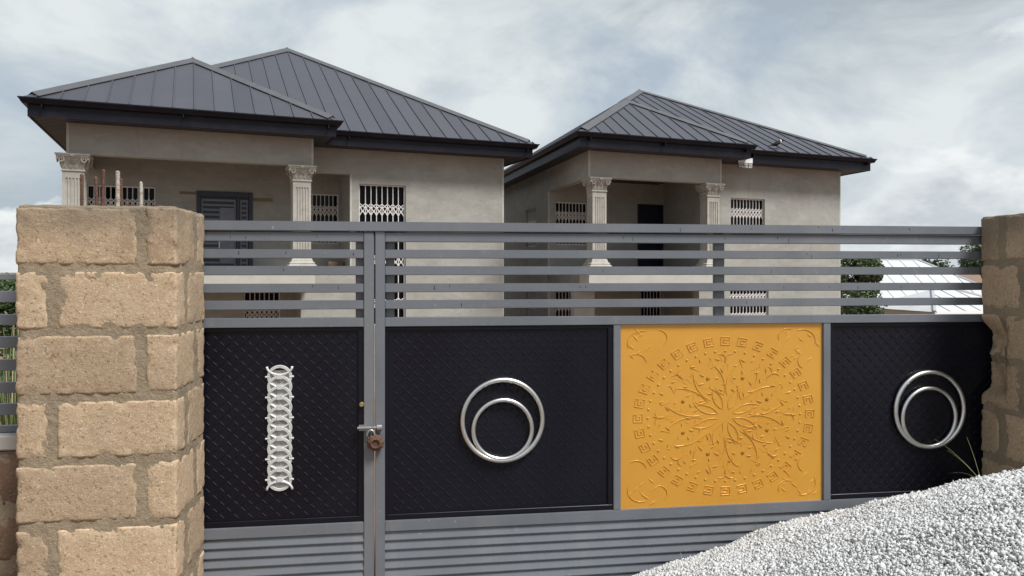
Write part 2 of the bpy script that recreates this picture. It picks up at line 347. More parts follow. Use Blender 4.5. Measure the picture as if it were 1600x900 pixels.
def gbar(name, t0, t1, lo, hi, w0, w1, parent, m='gate', bev=.0025):
    """bar between two level functions"""
    mb = MB(); f = lambda t, l: (Z(*l, t) if isinstance(l, tuple) else l)
    lo4 = [gpt(t0, w0, f(t0, lo)), gpt(t1, w0, f(t1, lo)), gpt(t1, w1, f(t1, lo)), gpt(t0, w1, f(t0, lo))]
    hi4 = [gpt(t0, w0, f(t0, hi)), gpt(t1, w0, f(t1, hi)), gpt(t1, w1, f(t1, hi)), gpt(t0, w1, f(t0, hi))]
    mb.hexa(lo4, hi4); return mb.obj(name, M[m], parent, bevel=bev, seg=2)
wk = thing('wicket_gate', gpt(.35, 0, 0), 'narrow grey wicket gate with black tread plate and silver chain ornament', 'gate')
mg = thing('main_gate', gpt(2.2, 0, 0), 'wide grey gate leaf with amber embossed panel and steel rings', 'gate')
tw0, tw1 = -.07, gt(584.3); tm0, tm1 = gt(586.2), TL + .16
D = .045
GB = .06                                        # clearance under the leaves
# shared head rail over both leaves belongs to the main leaf
gbar('top_rail', tw0, tm1, LEV['tb'], LEV['top'], -.012, D, mg)
ts = gt(568.5)
gbar('stile', ts, tw1, GB, SL[0][0], -.004, D, wk); gbar('stile', tw0, tw0 + .03, GB, SL[0][0], 0, D, wk)
gbar('stile', tm0, gt(601.5), GB, LEV['tb'], -.004, D, mg); gbar('stile', tm1 - .03, tm1, GB, LEV['tb'], .002, D, mg)
for hi, lo in SL:
    gbar('slat', tw0 + .03, ts, lo, hi, 0, .022, wk); gbar('slat', gt(601.5), tm1 - .03, lo, hi, 0, .022, mg)
gbar('back_bar', tw0 + .03, tm1 - .03, (366, 373), LEV['tb'], 0.0505, .060, mg, 'gate_in')  # added bar, blocks the bright background so the gap below the rail looks dark
for leaf, x0, x1 in ((wk, 555, 568), (mg, 602.5, 616), (mg, 1120, 1135.5)):
    gbar('back_post', gt(x0), gt(x1), LEV['mt'], LEV['tb'], .024, .05, leaf, 'gate_in')
gbar('middle_rail', tw0 + .03, ts, LEV['mb'], LEV['mt'], -.003, D, wk); gbar('bottom_rail', tw0 + .03, ts, LEV['rb'], LEV['pb'], -.003, D, wk)
gbar('middle_rail', gt(601.5), tm1 - .03, LEV['mb'], LEV['mt'], -.003, D, mg); gbar('bottom_rail', gt(601.5), tm1 - .03, LEV['rb'], LEV['pb'], -.003, D, mg)
for x0, x1 in ((958.5, 970), (1286.5, 1298)): gbar('mullion', gt(x0), gt(x1), LEV['pb'], LEV['mb'], -.001, D, mg)
# paint runs and weld spatter on the slats
drnd = random.Random(21)
for leaf, t0, t1, cnt in ((wk, .1, ts, 9), (mg, gt(610), 3.7, 30)):
    mb = MB()
    for _ in range(cnt):
        hi, lo = drnd.choice(SL + [(LEV['top'], LEV['tb'])]); t = drnd.uniform(t0, t1); z = Z(*hi, t) - drnd.uniform(.004, .018); l = drnd.uniform(.006, .022); wd = drnd.uniform(.0012, .0028)
        wf = -.0128 if hi == LEV['top'] else -.0008
        mb.loop([[gpt(t + wd * f_ * x, wf + .0006 + (.0004 if x else -.0012), z - l * k) for x in (-1, 0, 1)] for k, f_ in ((0, .4), (.4, .7), (.8, 1.3), (1, .5))])
    mb.obj('paint_runs', mat('dark paint run', (.03, .03, .033), .5), leaf, kind='stuff')
# louvre boards below: leaning strips, each a part
def louvre(t0, t1, leaf):
    n = 8
    for i in range(n):
        z1l, z1r = [(ZL('rb', t) - GB) for t in (t0, t1)]
        mb = MB(); prof = []
        for t, hgt in ((t0, z1l), (t1, z1r)):
            p = hgt / n; zt = GB + hgt - i * p - .0015; zb_ = zt - p + .003
            prof.append([gpt(t, .010, zt), gpt(t, .016, zt), gpt(t, .008, zb_ - .001), gpt(t, .000, zb_ - .001), gpt(t, -.001, zb_ + .003)])
        mb.loop(prof); mb.obj('louvre', M['gate'], leaf)
louvre(tw0 + .03, ts, wk); louvre(gt(601.5), tm1 - .03, mg)
gbar('sill_rail', tw0 + .03, ts, .025, GB, 0, D, wk); gbar('sill_rail', gt(601.5), tm1 - .03, .025, GB, 0, D, mg)
# tread plate panels with raised lugs and a slim black border
def tread(t0, t1, leaf):
    mb = MB(); W = .014
    q = lambda w: [gpt(t0, w, ZL('pb', t0)), gpt(t1, w, ZL('pb', t1)), gpt(t1, w, ZL('mb', t1)), gpt(t0, w, ZL('mb', t0))]
    mb.hexa(q(W), q(W + .004)); pan = mb.obj('tread_panel', M['tread'], leaf)
    b = .024
    mb = MB()
    def bead(ta, za0, za1, tb, zb0, zb1): mb.hexa([gpt(ta, W - .009, za0), gpt(tb, W - .009, zb0), gpt(tb, W - .009, zb1), gpt(ta, W - .009, za1)], [gpt(ta, W - .0005, za0), gpt(tb, W - .0005, zb0), gpt(tb, W - .0005, zb1), gpt(ta, W - .0005, za1)])
    e_ = .002; ta, tb = t0 + e_, t1 - e_
    bt = lambda t: ZL('pb', t) + e_; tp = lambda t: ZL('mb', t) - e_
    bead(ta, bt(ta), bt(ta) + b, tb, bt(tb), bt(tb) + b); bead(ta, tp(ta) - b * .7, tp(ta), tb, tp(tb) - b * .7, tp(tb))
    bead(ta, bt(ta) + b, tp(ta) - b * .7, ta + b * .6, bt(ta) + b, tp(ta) - b * .7); bead(tb - b, bt(tb) + b, tp(tb) - b * .7, tb, bt(tb) + b, tp(tb) - b * .7)
    mb.obj('panel_border', M['tread'], pan, bevel=.002)
    mb = MB(); s = .0295; ln, hw, hh = .0160, .0026, .0030
    ni = int((t1 - t0 - .06) / s); nj = int((ZL('mb', t0) - ZL('pb', t0) - .05) / s)
    for i in range(ni):
        for j in range(nj):
            t = t0 + .035 + (i + .5) * s * ((t1 - t0 - .066) / (ni * s)); zz = ZL('pb', t) + .032 + (j + .5) * (ZL('mb', t) - ZL('pb', t) - .06) / nj
            a = R(45) if (i + j) % 2 else R(-45); ca, sa = math.cos(a), math.sin(a)
            pp = lambda u_, v_, w: gpt(t + u_ * ca - v_ * sa, W - w, zz + u_ * sa + v_ * ca)
            mb.add([pp(-ln, 0, 0), pp(-ln * .45, -hw, 0), pp(ln * .45, -hw, 0), pp(ln, 0, 0), pp(ln * .45, hw, 0), pp(-ln * .45, hw, 0), pp(-ln * .55, 0, hh), pp(ln * .55, 0, hh)],
                   [(0, 1, 6), (1, 2, 7, 6), (2, 3, 7), (3, 4, 7), (4, 5, 6, 7), (5, 0, 6)])
    mb.obj('tread_lugs', M['tread_lug'], pan, kind='stuff')
    return pan
tread(tw0 + .03, ts, wk); tread(gt(601.5), gt(958.5), mg); tread(gt(1298), tm1 - .03, mg)
# steel ring ornaments
def ring(cx_, cy_, rpx, rad):
    t = gt(cx_); sc = gy(t) / F; z = CZ + (H0 - cy_) * sc; r = rpx * sc; mb = MB()
    mb.tube([gpt(t + r * math.cos(a), -.001, z + r * math.sin(a)) for a in [2 * math.pi * k / 64 for k in range(64)]], rad, 12, closed=True)
    mb.obj('ring_ornament', M['silver'], mg, smooth=True)
ring(785.5, 656.5, 63, .0115); ring(785.5, 671, 46, .0105); ring(1452.5, 640, 58.5, .0115); ring(1451.5, 652, 45.5, .0105)
# amber embossed panel
gt0, gt1 = gt(970), gt(1286.5)
mb = MB(); W = .010
q = lambda w: [gpt(gt0, w, ZL('pb', gt0)), gpt(gt1, w, ZL('pb', gt1)), gpt(gt1, w, ZL('mb', gt1)), gpt(gt0, w, ZL('mb', gt0))]
mb.hexa(q(W), q(W + .004)); amber = mb.obj('embossed_panel', M['gold'], mg)
mb = MB()
def eb(u_, v_, w):                               # u, v in -1..1 over the panel
    t = gt0 + (gt1 - gt0) * (u_ + 1) / 2; z0, z1 = ZL('pb', t), ZL('mb', t); return gpt(t, W - w, z0 + (z1 - z0) * (v_ + 1) / 2)
def stroke(pts, hw=.0042, hh=.0026):
    n = len(pts); rings = []
    for i, (x, y) in enumerate(pts):
        a = pts[max(0, i - 1)]; b = pts[min(n - 1, i + 1)]; dx, dy = b[0] - a[0], b[1] - a[1]; l = math.hypot(dx, dy) or 1
        k = 1 if 0 < i < n - 1 else .35; nx, ny = -dy / l * hw * k, dx / l * hw * k
        rings.append([eb(x + nx, y + ny, -.0003), eb(x + nx * .4, y + ny * .4, hh * k), eb(x - nx * .4, y - ny * .4, hh * k), eb(x - nx, y - ny, -.0003)])
    mb.loop(rings)
def arc(cx_, cy_, r, a0, a1, n=8): return [(cx_ + r * math.cos(a0 + (a1 - a0) * k / n), cy_ + r * math.sin(a0 + (a1 - a0) * k / n)) for k in range(n + 1)]
def rot(pts, a, c=(0, 0)): return [(c[0] + x * math.cos(a) - y * math.sin(a), c[1] + x * math.sin(a) + y * math.cos(a)) for x, y in pts]
pc = (.02, -.02)
def dot(x, y, r=.016):
    k = 8; mb.loop([[eb(x + r * math.cos(a) * f_, y + r * math.sin(a) * f_, h_) for a in [2 * math.pi * i / k for i in range(k)]] for f_, h_ in ((1, -.0003), (.75, .003), (.25, .004))])
for k in range(8):
    a = math.pi / 4 * k + R(22.5)
    for s in (1, -1):
        stroke(rot(arc(.20, s * -.16, .20, s * R(130), s * R(40), 8), a, pc)); stroke(rot(arc(.42, s * -.20, .34, s * R(128), s * R(62), 9), a, pc))
        stroke(rot([(.20, s * .015), (.24, s * .05)], a, pc)); stroke(rot([(.27, s * .01), (.31, s * .045)], a, pc)); stroke(rot([(.36, s * .06), (.40, s * .12)], a, pc))
        stroke(rot([(.55, s * .04), (.63, s * .11), (.66, s * .10)], a, pc)); stroke(rot(arc(.60, s * .19, .06, 0, s * R(150), 6), a, pc)); stroke(rot([(.47, s * .17), (.53, s * .20)], a, pc)); stroke(rot([(.50, s * .24), (.56, s * .22)], a, pc))
        dot(*rot([(.45, s * .0)], a, pc)[0], .02); stroke(rot([(.38, s * .22), (.44, s * .26)], a, pc))
    b = a + R(22.5)
    stroke(rot(arc(.34, 0, .10, R(100), R(175), 6), b, pc)); stroke(rot([(.62, -.02), (.70, .03)], b, pc)); stroke(rot([(.66, .06), (.60, .03)], b, pc))
for k in range(32):
    a = 2 * math.pi * k / 32; c = (pc[0] + .86 * math.cos(a) * .99, pc[1] + .83 * math.sin(a)); s = .043
    sq = [(-.1, -1), (-1, -1), (-1, 1), (1, 1), (1, -.95), (.38, -.95), (.38, .4), (-.4, .4), (-.4, -.35), (-.05, -.35)]
    sq = [(x * s, y * s) for x, y in sq]
    stroke([(c[0] + x, c[1] + y) for x, y in rot(sq, a)], 0.0044)
for k in range(48):
    a = 2 * math.pi * k / 48; dot(pc[0] + .755 * math.cos(a), pc[1] + .72 * math.sin(a), .0125)
rnd = random.Random(4)
for sx in (1, -1):
    for sy in (1, -1):
        c = (.80 * sx, .80 * sy)
        stroke(arc(c[0], c[1], .13, math.atan2(sy, sx) - 1.2, math.atan2(sy, sx) + 1.3, 10)); stroke(arc(c[0] - .16 * sx, c[1] + .05 * sy, .09, 0 + sx, 2.6 + sx, 8)); stroke(arc(c[0] + .05 * sx, c[1] - .22 * sy, .10, 1 + sx, 3.2 + sx, 8))
        for _ in range(14):
            x = c[0] + rnd.uniform(-.28, .15); y = c[1] + rnd.uniform(-.22, .13)
            if abs(x) > .95 or abs(y) > .95 or math.hypot(x / .98, y / .95) < .95: continue
            a = rnd.choice((.7, -.8, .9, 2.2)); l = rnd.uniform(.03, .05); stroke([(x - l * math.cos(a), y - l * math.sin(a)), (x, y), (x + l * math.cos(a), y + l * math.sin(a))], .009)
for k in range(16):
    a0 = 2 * math.pi * k / 16 + .1
    for r_, da, an in ((.30, .05, .9), (.37, -.06, -.7), (.44, .09, 1.2), (.52, -.03, .6), (.58, .12, -.9), (.65, .02, 1.0), (.68, -.11, -.5)):
        x = pc[0] + r_ * math.cos(a0 + da); y = pc[1] + r_ * math.sin(a0 + da) * .97; a = a0 + an + rnd.uniform(-.3, .3); l = rnd.uniform(.018, .034)
        stroke([(x - l * math.cos(a), y - l * math.sin(a)), (x + .004, y), (x + l * math.cos(a), y + l * math.sin(a))], .0060, .0042)
mb.obj('embossed_pattern', M['gold'], amber, kind='stuff')
# silver chain ornament on the wicket
ct = gt(436.5); sc = gy(ct) / F
def cz_(y): return CZ + (H0 - y) * sc
mb = MB(); WO = .014
oroot = None
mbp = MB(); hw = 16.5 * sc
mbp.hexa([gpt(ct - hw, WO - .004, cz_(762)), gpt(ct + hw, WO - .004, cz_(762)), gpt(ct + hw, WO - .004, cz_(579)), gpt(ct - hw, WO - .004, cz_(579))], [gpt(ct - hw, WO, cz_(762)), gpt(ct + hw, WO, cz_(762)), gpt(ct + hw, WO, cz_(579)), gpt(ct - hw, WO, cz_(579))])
oroot = mbp.obj('chain_ornament', mat('ornament shadow plate', (.40, .40, .39), .5, metal=.3, var=[(60, 3, .5, .6, (.2, .2, .2), .8)]), wk)  # pale mottled back plate that carries the links
for k in range(11):
    y = 589 + k * 16.1; mb = MB(); r = 18.6 * sc
    nn_ = 32; rr_ = []
    for i in range(nn_):
        a = 2 * math.pi * i / nn_; dp = -.0035 * math.sin(a)
        rr_.append([gpt(ct + r * q * 1.03 * math.cos(a), WO - w + dp, cz_(y) + r * q * math.sin(a)) for q, w in ((1, .005), (.97, .011), (.77, .011), (.72, .005))])
    mb.loop(rr_, closed=True)
    mb.obj('ornament_link', M['castwhite'], oroot)
    mb = MB(); mb.box(-4 * sc, 4 * sc, -.016, -.004, -3.2 * sc, 3.2 * sc, lambda a, b, c: gpt(ct + a, WO + b, cz_(y) + c))
    for s in (1, -1):
        mb.tube([gpt(ct + s * 4 * sc, WO - .010, cz_(y)), gpt(ct + s * 14 * sc, WO - .010, cz_(y - 6))], .0032, 6); mb.tube([gpt(ct + s * 4 * sc, WO - .010, cz_(y)), gpt(ct + s * 14 * sc, WO - .010, cz_(y + 6))], .0032, 6)
        if k % 2 == 0: mb.tube([gpt(ct + s * 15 * sc, WO - .008, cz_(y)), gpt(ct + s * 21.5 * sc, WO - .008, cz_(y))], .0045, 7)
    mb.obj('ornament_web', M['castwhite'], oroot)
for y, a0, a1 in ((573, math.pi, 2 * math.pi), (766, 0, math.pi)):
    mb = MB(); r = 18.6 * sc; mb.tube([gpt(ct + r * 1.03 * math.cos(a0 + (a1 - a0) * i / 14), WO - .009, cz_(y) + r * math.sin(a0 + (a1 - a0) * i / 14) * .7) for i in range(15)], .0055, 8); mb.obj('ornament_link', M['castwhite'], oroot, smooth=True)
# bolt, keyhole and padlock
bt = gt(577); bz = CZ + (H0 - 667) * gy(bt) / F; u_ = gy(bt) / F
mb = MB(); mb.tube([gpt(gt(559), -.020, bz), gpt(gt(590), -.020, bz)], .0065, 10); mb.tube([gpt(gt(589.5), -.020, bz), gpt(gt(597), -.020, bz)], .0145, 12)
mb.box(gt(561) , gt(573), -.012, -.0045, bz - .014, bz + .012, lambda a, b, c: gpt(a, b, c)); mb.obj('slide_bolt', M['steel'], wk, bevel=0)
hz = CZ + (H0 - 677) * u_; ht = gt(577.5)
mb = MB(); mb.tube([gpt(ht + .008 * math.cos(a), -.018, hz + .022 * math.sin(a)) for a in [2 * math.pi * k / 16 for k in range(16)]], .0036, 7, closed=True); mb.obj('hasp', M['steel'], wk, smooth=True)
kt = gt(565); kz = CZ + (H0 - 631.5) * u_
mb = MB(); mb.tube([gpt(kt, .012, kz), gpt(kt, -.006, kz), gpt(kt, -.009, kz)], [.011, .011, .009], 14); mb.obj('lock_cylinder', mat('worn brass', (.35, .27, .14), .45, metal=.7), wk, smooth=False)
pk_t, pk_z = gt(587.5), CZ + (H0 - 688) * u_
pad = thing('padlock', gpt(pk_t, -.03, pk_z), 'rusty round padlock hanging from the wicket bolt', 'padlock')
mb = MB(); rings = []
for w, s in ((-.006, .6), (-.010, .92), (-.022, 1.0), (-.032, .9), (-.036, .6)):
    rings.append([gpt(pk_t + .038 * s * (1 + .06 * math.sin(9 * a)) * math.cos(a), w - .004, pk_z - .006 + .038 * s * (1 + .06 * math.sin(9 * a)) * math.sin(a)) for a in [2 * math.pi * k / 36 for k in range(36)]])
mb.loop(rings); mb.obj('lock_body', M['rust'], pad, smooth=True)
mb = MB(); mb.tube([gpt(pk_t + .020 * math.cos(a), -.042, pk_z - .006 + .020 * math.sin(a)) for a in [2 * math.pi * k / 20 for k in range(20)]], .005, 7, closed=True); mb.obj('lock_plate', M['rust'], pad, smooth=True)
mb = MB(); mb.tube([gpt(pk_t - .022 + .018 * math.cos(a) , -.026, pk_z + .022 + .030 * math.sin(a)) for a in [math.pi * k / 12 for k in range(13)]], .0055, 8); mb.obj('shackle', M['steel'], pad, smooth=True)

# ------------------------------------------------------------------ side fence: block wall carrying a slat screen
fo = LE + GV * .22
def fpt(a, w, z): p = fo - GU * a + GV * w; return Vector((p.x, p.y, z))
fw = thing('boundary_fence', fpt(1.2, 0, 0), 'dark block wall topped with a grey slat screen beside the tan pillar', 'fence')
def fz(py, a=.05): return CZ + (H0 - py) / F * fpt(a, 0, 0).y
wt = fz(703); LW = 2.6
for r in range(4):
    a = .03 - (0 if r % 2 == 0 else .24)
    while a < LW:
        a0, a1 = max(.0, a), a + .45; c = fpt((a0 + a1) / 2, .075, wt - .115 - r * .24)
        m_ = MB(); rough_box(m_, c, ((a1 - a0) / 2 - .001, .075, .108), GU, GV, .02, .009, .004, 200 + r * 17 + a * 3, edge=.012); m_.obj('block', M['block_dark'], fw, smooth=True); a += .475
m_ = MB(); c = fpt(LW / 2, .075, (wt - .004 - .2) / 2); rough_box(m_, c, (LW / 2, .071, (wt - .004 + .2) / 2), GU, GV, .03, .01, .007, 301); m_.obj('mortar', M['mortar'], fw, smooth=True)
m_ = MB(); m_.box(0.01, LW, -.012, .16, fz(702), fz(679), fpt); m_.obj('coping', M['slab'], fw, bevel=.006)
for py0, py1 in ((428, 437.5), (455, 473), (492, 509), (527, 545), (563, 581), (599, 616), (633, 651), (667.5, 678)):
    m_ = MB(); m_.box(.012, LW, .045, .065, fz(py1), fz(py0), fpt); m_.obj('slat', M['gate'], fw, bevel=.002)
for a in (.012, .9, 1.8): m_ = MB(); m_.box(a, a + .012 if a < .1 else a + .04, .066, .10, fz(679), fz(428), fpt); m_.obj('post', M['gate_in'], fw, bevel=.002)

# ------------------------------------------------------------------ gravel heap
AX, AY, AZ, AS, AR = 2.33, 1.71, 1.217, .531, .413
def heap(x, y):
    d = math.hypot(x - AX, y - AY); return AZ - AS * (math.sqrt(d * d + AR * AR) - AR) + .025 * frac((x, y, 3), 1.6, 3) + .012 * frac((x, y, 7), 5, 2)
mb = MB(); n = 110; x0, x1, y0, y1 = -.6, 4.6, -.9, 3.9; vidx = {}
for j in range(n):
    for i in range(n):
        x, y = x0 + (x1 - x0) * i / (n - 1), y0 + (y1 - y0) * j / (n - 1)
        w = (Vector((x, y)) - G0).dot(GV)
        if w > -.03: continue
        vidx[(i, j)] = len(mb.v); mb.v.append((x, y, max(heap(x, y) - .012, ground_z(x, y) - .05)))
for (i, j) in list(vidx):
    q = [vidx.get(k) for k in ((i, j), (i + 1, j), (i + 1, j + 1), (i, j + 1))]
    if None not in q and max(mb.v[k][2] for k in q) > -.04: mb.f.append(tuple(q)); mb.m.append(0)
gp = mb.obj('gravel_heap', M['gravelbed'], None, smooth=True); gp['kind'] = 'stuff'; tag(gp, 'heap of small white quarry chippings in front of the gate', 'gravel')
iv = np.array([(1, 0, 0), (0, 1, 0), (-1, 0, 0), (0, -1, 0), (0, 0, 1), (0, 0, -1)], float); ifc = np.array([(0, 1, 4), (1, 2, 4), (2, 3, 4), (3, 0, 4), (1, 0, 5), (2, 1, 5), (3, 2, 5), (0, 3, 5)])
rg = np.random.default_rng(5); variants = [iv * rg.uniform(.7, 1.3, (len(iv), 1)) + rg.uniform(-.3, .3, iv.shape) for _ in range(24)]
pos = []
Y0 = Vector((0, 0))
tries = 0
while len(pos) < 260000 and tries < 2000000:
    tries += 1
    x = random.uniform(-.4, 4.4); y = random.uniform(-.7, 3.8)
    w = (Vector((x, y)) - G0).dot(GV)
    if w > -.05: continue
    z = heap(x, y)
    if z < .01: continue
    if y > .9:
        px = CX + F * x / y; py = H0 - F * (z - CZ) / y
        seen = 850 < px < 1720 and py < 1010 
    else: seen = False
    if not seen and random.random() > .10: continue
    if (Vector((x, y)) - RP).dot(GU) > .0 and (Vector((x, y)) - RP).dot(GV) > 0: continue
    pos.append((x, y, z))
pos = np.array(pos); ns = len(pos)
V = np.empty((ns, len(iv), 3)); 
sz = rg.gamma(5, 1 / 5, ns) * .0045; sz = np.clip(sz, .0024, .015)
ang = rg.normal(size=(ns, 4)); ang /= np.linalg.norm(ang, axis=1)[:, None]
w_, x_, y_, z_ = ang.T
Rm = np.stack([np.stack([1 - 2 * (y_ * y_ + z_ * z_), 2 * (x_ * y_ - z_ * w_), 2 * (x_ * z_ + y_ * w_)], -1), np.stack([2 * (x_ * y_ + z_ * w_), 1 - 2 * (x_ * x_ + z_ * z_), 2 * (y_ * z_ - x_ * w_)], -1), np.stack([2 * (x_ * z_ - y_ * w_), 2 * (y_ * z_ + x_ * w_), 1 - 2 * (x_ * x_ + y_ * y_)], -1)], 1)
vi = rg.integers(0, 24, ns); base = np.array(variants)[vi] * np.stack([sz * rg.uniform(.9, 1.4, ns), sz * rg.uniform(.7, 1.1, ns), sz * rg.uniform(.55, .9, ns)], -1)[:, None, :]
V = np.einsum('nij,nkj->nki', Rm, base) + (pos + np.stack([np.zeros(ns), np.zeros(ns), rg.uniform(-.007, .005, ns)], -1))[:, None, :]
fc = (ifc[None] + (np.arange(ns) * len(iv))[:, None, None]).reshape(-1, 3)
me = bpy.data.meshes.new('gravel_stones'); me.vertices.add(ns * len(iv)); me.vertices.foreach_set('co', V.reshape(-1)); me.loops.add(len(fc) * 3); me.loops.foreach_set('vertex_index', fc.reshape(-1).astype(np.int32)); me.polygons.add(len(fc)); me.polygons.foreach_set('loop_start', (np.arange(len(fc)) * 3).astype(np.int32)); me.polygons.foreach_set('loop_total', np.full(len(fc), 3, np.int32)); me.update(calc_edges=True)
at = me.attributes.new('tone', 'FLOAT', 'POINT'); at.data.foreach_set('value', np.repeat(rg.beta(1.9, 1.1, ns), len(iv)).astype(np.float32))
me.materials.append(M['gravel']); o = bpy.data.objects.new('gravel_stones', me); C.objects.link(o); o.parent = gp; o['kind'] = 'stuff'

# ------------------------------------------------------------------ houses
class House:
    def __init__(s, xc, dc, uvp, vvp, name, label):
        s.u = dirvp(uvp); s.v = dirvp(vvp); s.O = Vector(((xc - CX) / F * dc, dc))
        s.root = thing(name, (s.O.x, s.O.y, -1.72), label, 'house')
    def P(s, a, b, z): p = s.O + s.u * a + s.v * b; return Vector((p.x, p.y, z))
    def at(s, px, py, b):              # local a, z of a pixel on the wall plane at depth b
        d = Vector(((px - CX) / F, 1)); p0 = s.O + s.v * b; n = Vector((-s.u.y, s.u.x)); k = p0.dot(n) / d.dot(n); q = d * k - p0
        return q.dot(s.u), CZ + (H0 - py) / F * k
    def bx(s, mb, a0, a1, b0, b1, z0, z1): mb.box(a0, a1, b0, b1, z0, z1, s.P)
    def wall(s, mb, axis, c, t, r0, r1, z0, z1, holes=()):
        """slab at coordinate c..c+t on one axis, spanning r0..r1 on the other, with openings (r0,r1,z0,z1)"""
        rs = sorted(set([r0, r1] + [h for q in holes for h in q[:2] if r0 < h < r1])); zs = sorted(set([z0, z1] + [h for q in holes for h in q[2:] if z0 < h < z1]))
        PT = (lambda r, w, z: s.P(r, w, z)) if axis == 'b' else (lambda r, w, z: s.P(w, r, z))
        sol = lambda i, j: 0 <= i < len(rs) - 1 and 0 <= j < len(zs) - 1 and not any(q[0] - 1e-6 <= rs[i] and rs[i + 1] <= q[1] + 1e-6 and q[2] - 1e-6 <= zs[j] and zs[j + 1] <= q[3] + 1e-6 for q in holes)
        for i in range(len(rs) - 1):
            for j in range(len(zs) - 1):
                if not sol(i, j): continue
                A0, A1, B0, B1 = rs[i], rs[i + 1], zs[j], zs[j + 1]
                for w in (c, c + t): mb.add([PT(A0, w, B0), PT(A1, w, B0), PT(A1, w, B1), PT(A0, w, B1)], [(0, 1, 2, 3)])
                for di, dj, e0, e1 in ((-1, 0, (A0, B0), (A0, B1)), (1, 0, (A1, B0), (A1, B1)), (0, -1, (A0, B0), (A1, B0)), (0, 1, (A0, B1), (A1, B1))):
                    if not sol(i + di, j + dj): mb.add([PT(e0[0], c, e0[1]), PT(e1[0], c, e1[1]), PT(e1[0], c + t, e1[1]), PT(e0[0], c + t, e0[1])], [(0, 1, 2, 3)])
def window(h, axis, c, r0, r1, z0, z1, sgn=1, bands=(.42,), setin=.07, pitch=.122):
    """opening fitted with a frame, a dark pane and a pale security grille"""
    PT = (lambda r, w, z: h.P(r, c + sgn * w, z)) if axis == 'b' else (lambda r, w, z: h.P(c + sgn * w, r, z))
    mb = MB(); fr = .035
    for a0, a1, b0, b1 in ((r0, r0 + fr, z0, z1), (r1 - fr, r1, z0, z1), (r0 + fr, r1 - fr, z1 - fr, z1), (r0 + fr, r1 - fr, z0, z0 + fr)): mb.box(a0 + .001, a1 - .001, setin, setin + .03, b0 + .001, b1 - .001, PT)
    w = mb.obj('window', M['grille'], h.root)
    mb = MB(); mb.box(r0 + .004, r1 - .004, .15, .158, z0 + .004, z1 - .004, PT); mb.obj('pane', M['glass'], w)  # added black sheet, its colour stands in for the unlit interior
    mb = MB(); n = max(2, int(round((r1 - r0 - .04) / pitch))); s = (r1 - r0 - 2 * fr) / n; bw = .0145
    def bar(p, q, r=bw):
        P0, P1 = Vector(PT(p[0], setin + .015, p[1])), Vector(PT(q[0], setin + .015, q[1])); mb.tube([P0, P1], r, 4, caps=False)
    for i in range(1, n): bar((r0 + fr + i * s, z0 + fr), (r0 + fr + i * s, z1 - fr))
    H = z1 - z0
    for bd in bands:
        zc = z1 - bd; hh = .11
        for i in range(n):
            a = r0 + fr + i * s; b = a + s; m_ = (a + b) / 2
            bar((a, zc + hh), (b, zc - hh * .1)); bar((b, zc + hh), (a, zc - hh * .1)); bar((a, zc + hh * .45), (m_, zc - hh)); bar((b, zc + hh * .45), (m_, zc - hh)); bar((m_, zc - hh * .55), (a, zc - hh * 1.7)); bar((m_, zc - hh * .55), (b, zc - hh * 1.7))
    mb.obj('security_grille', M['grille'], w)
    return w
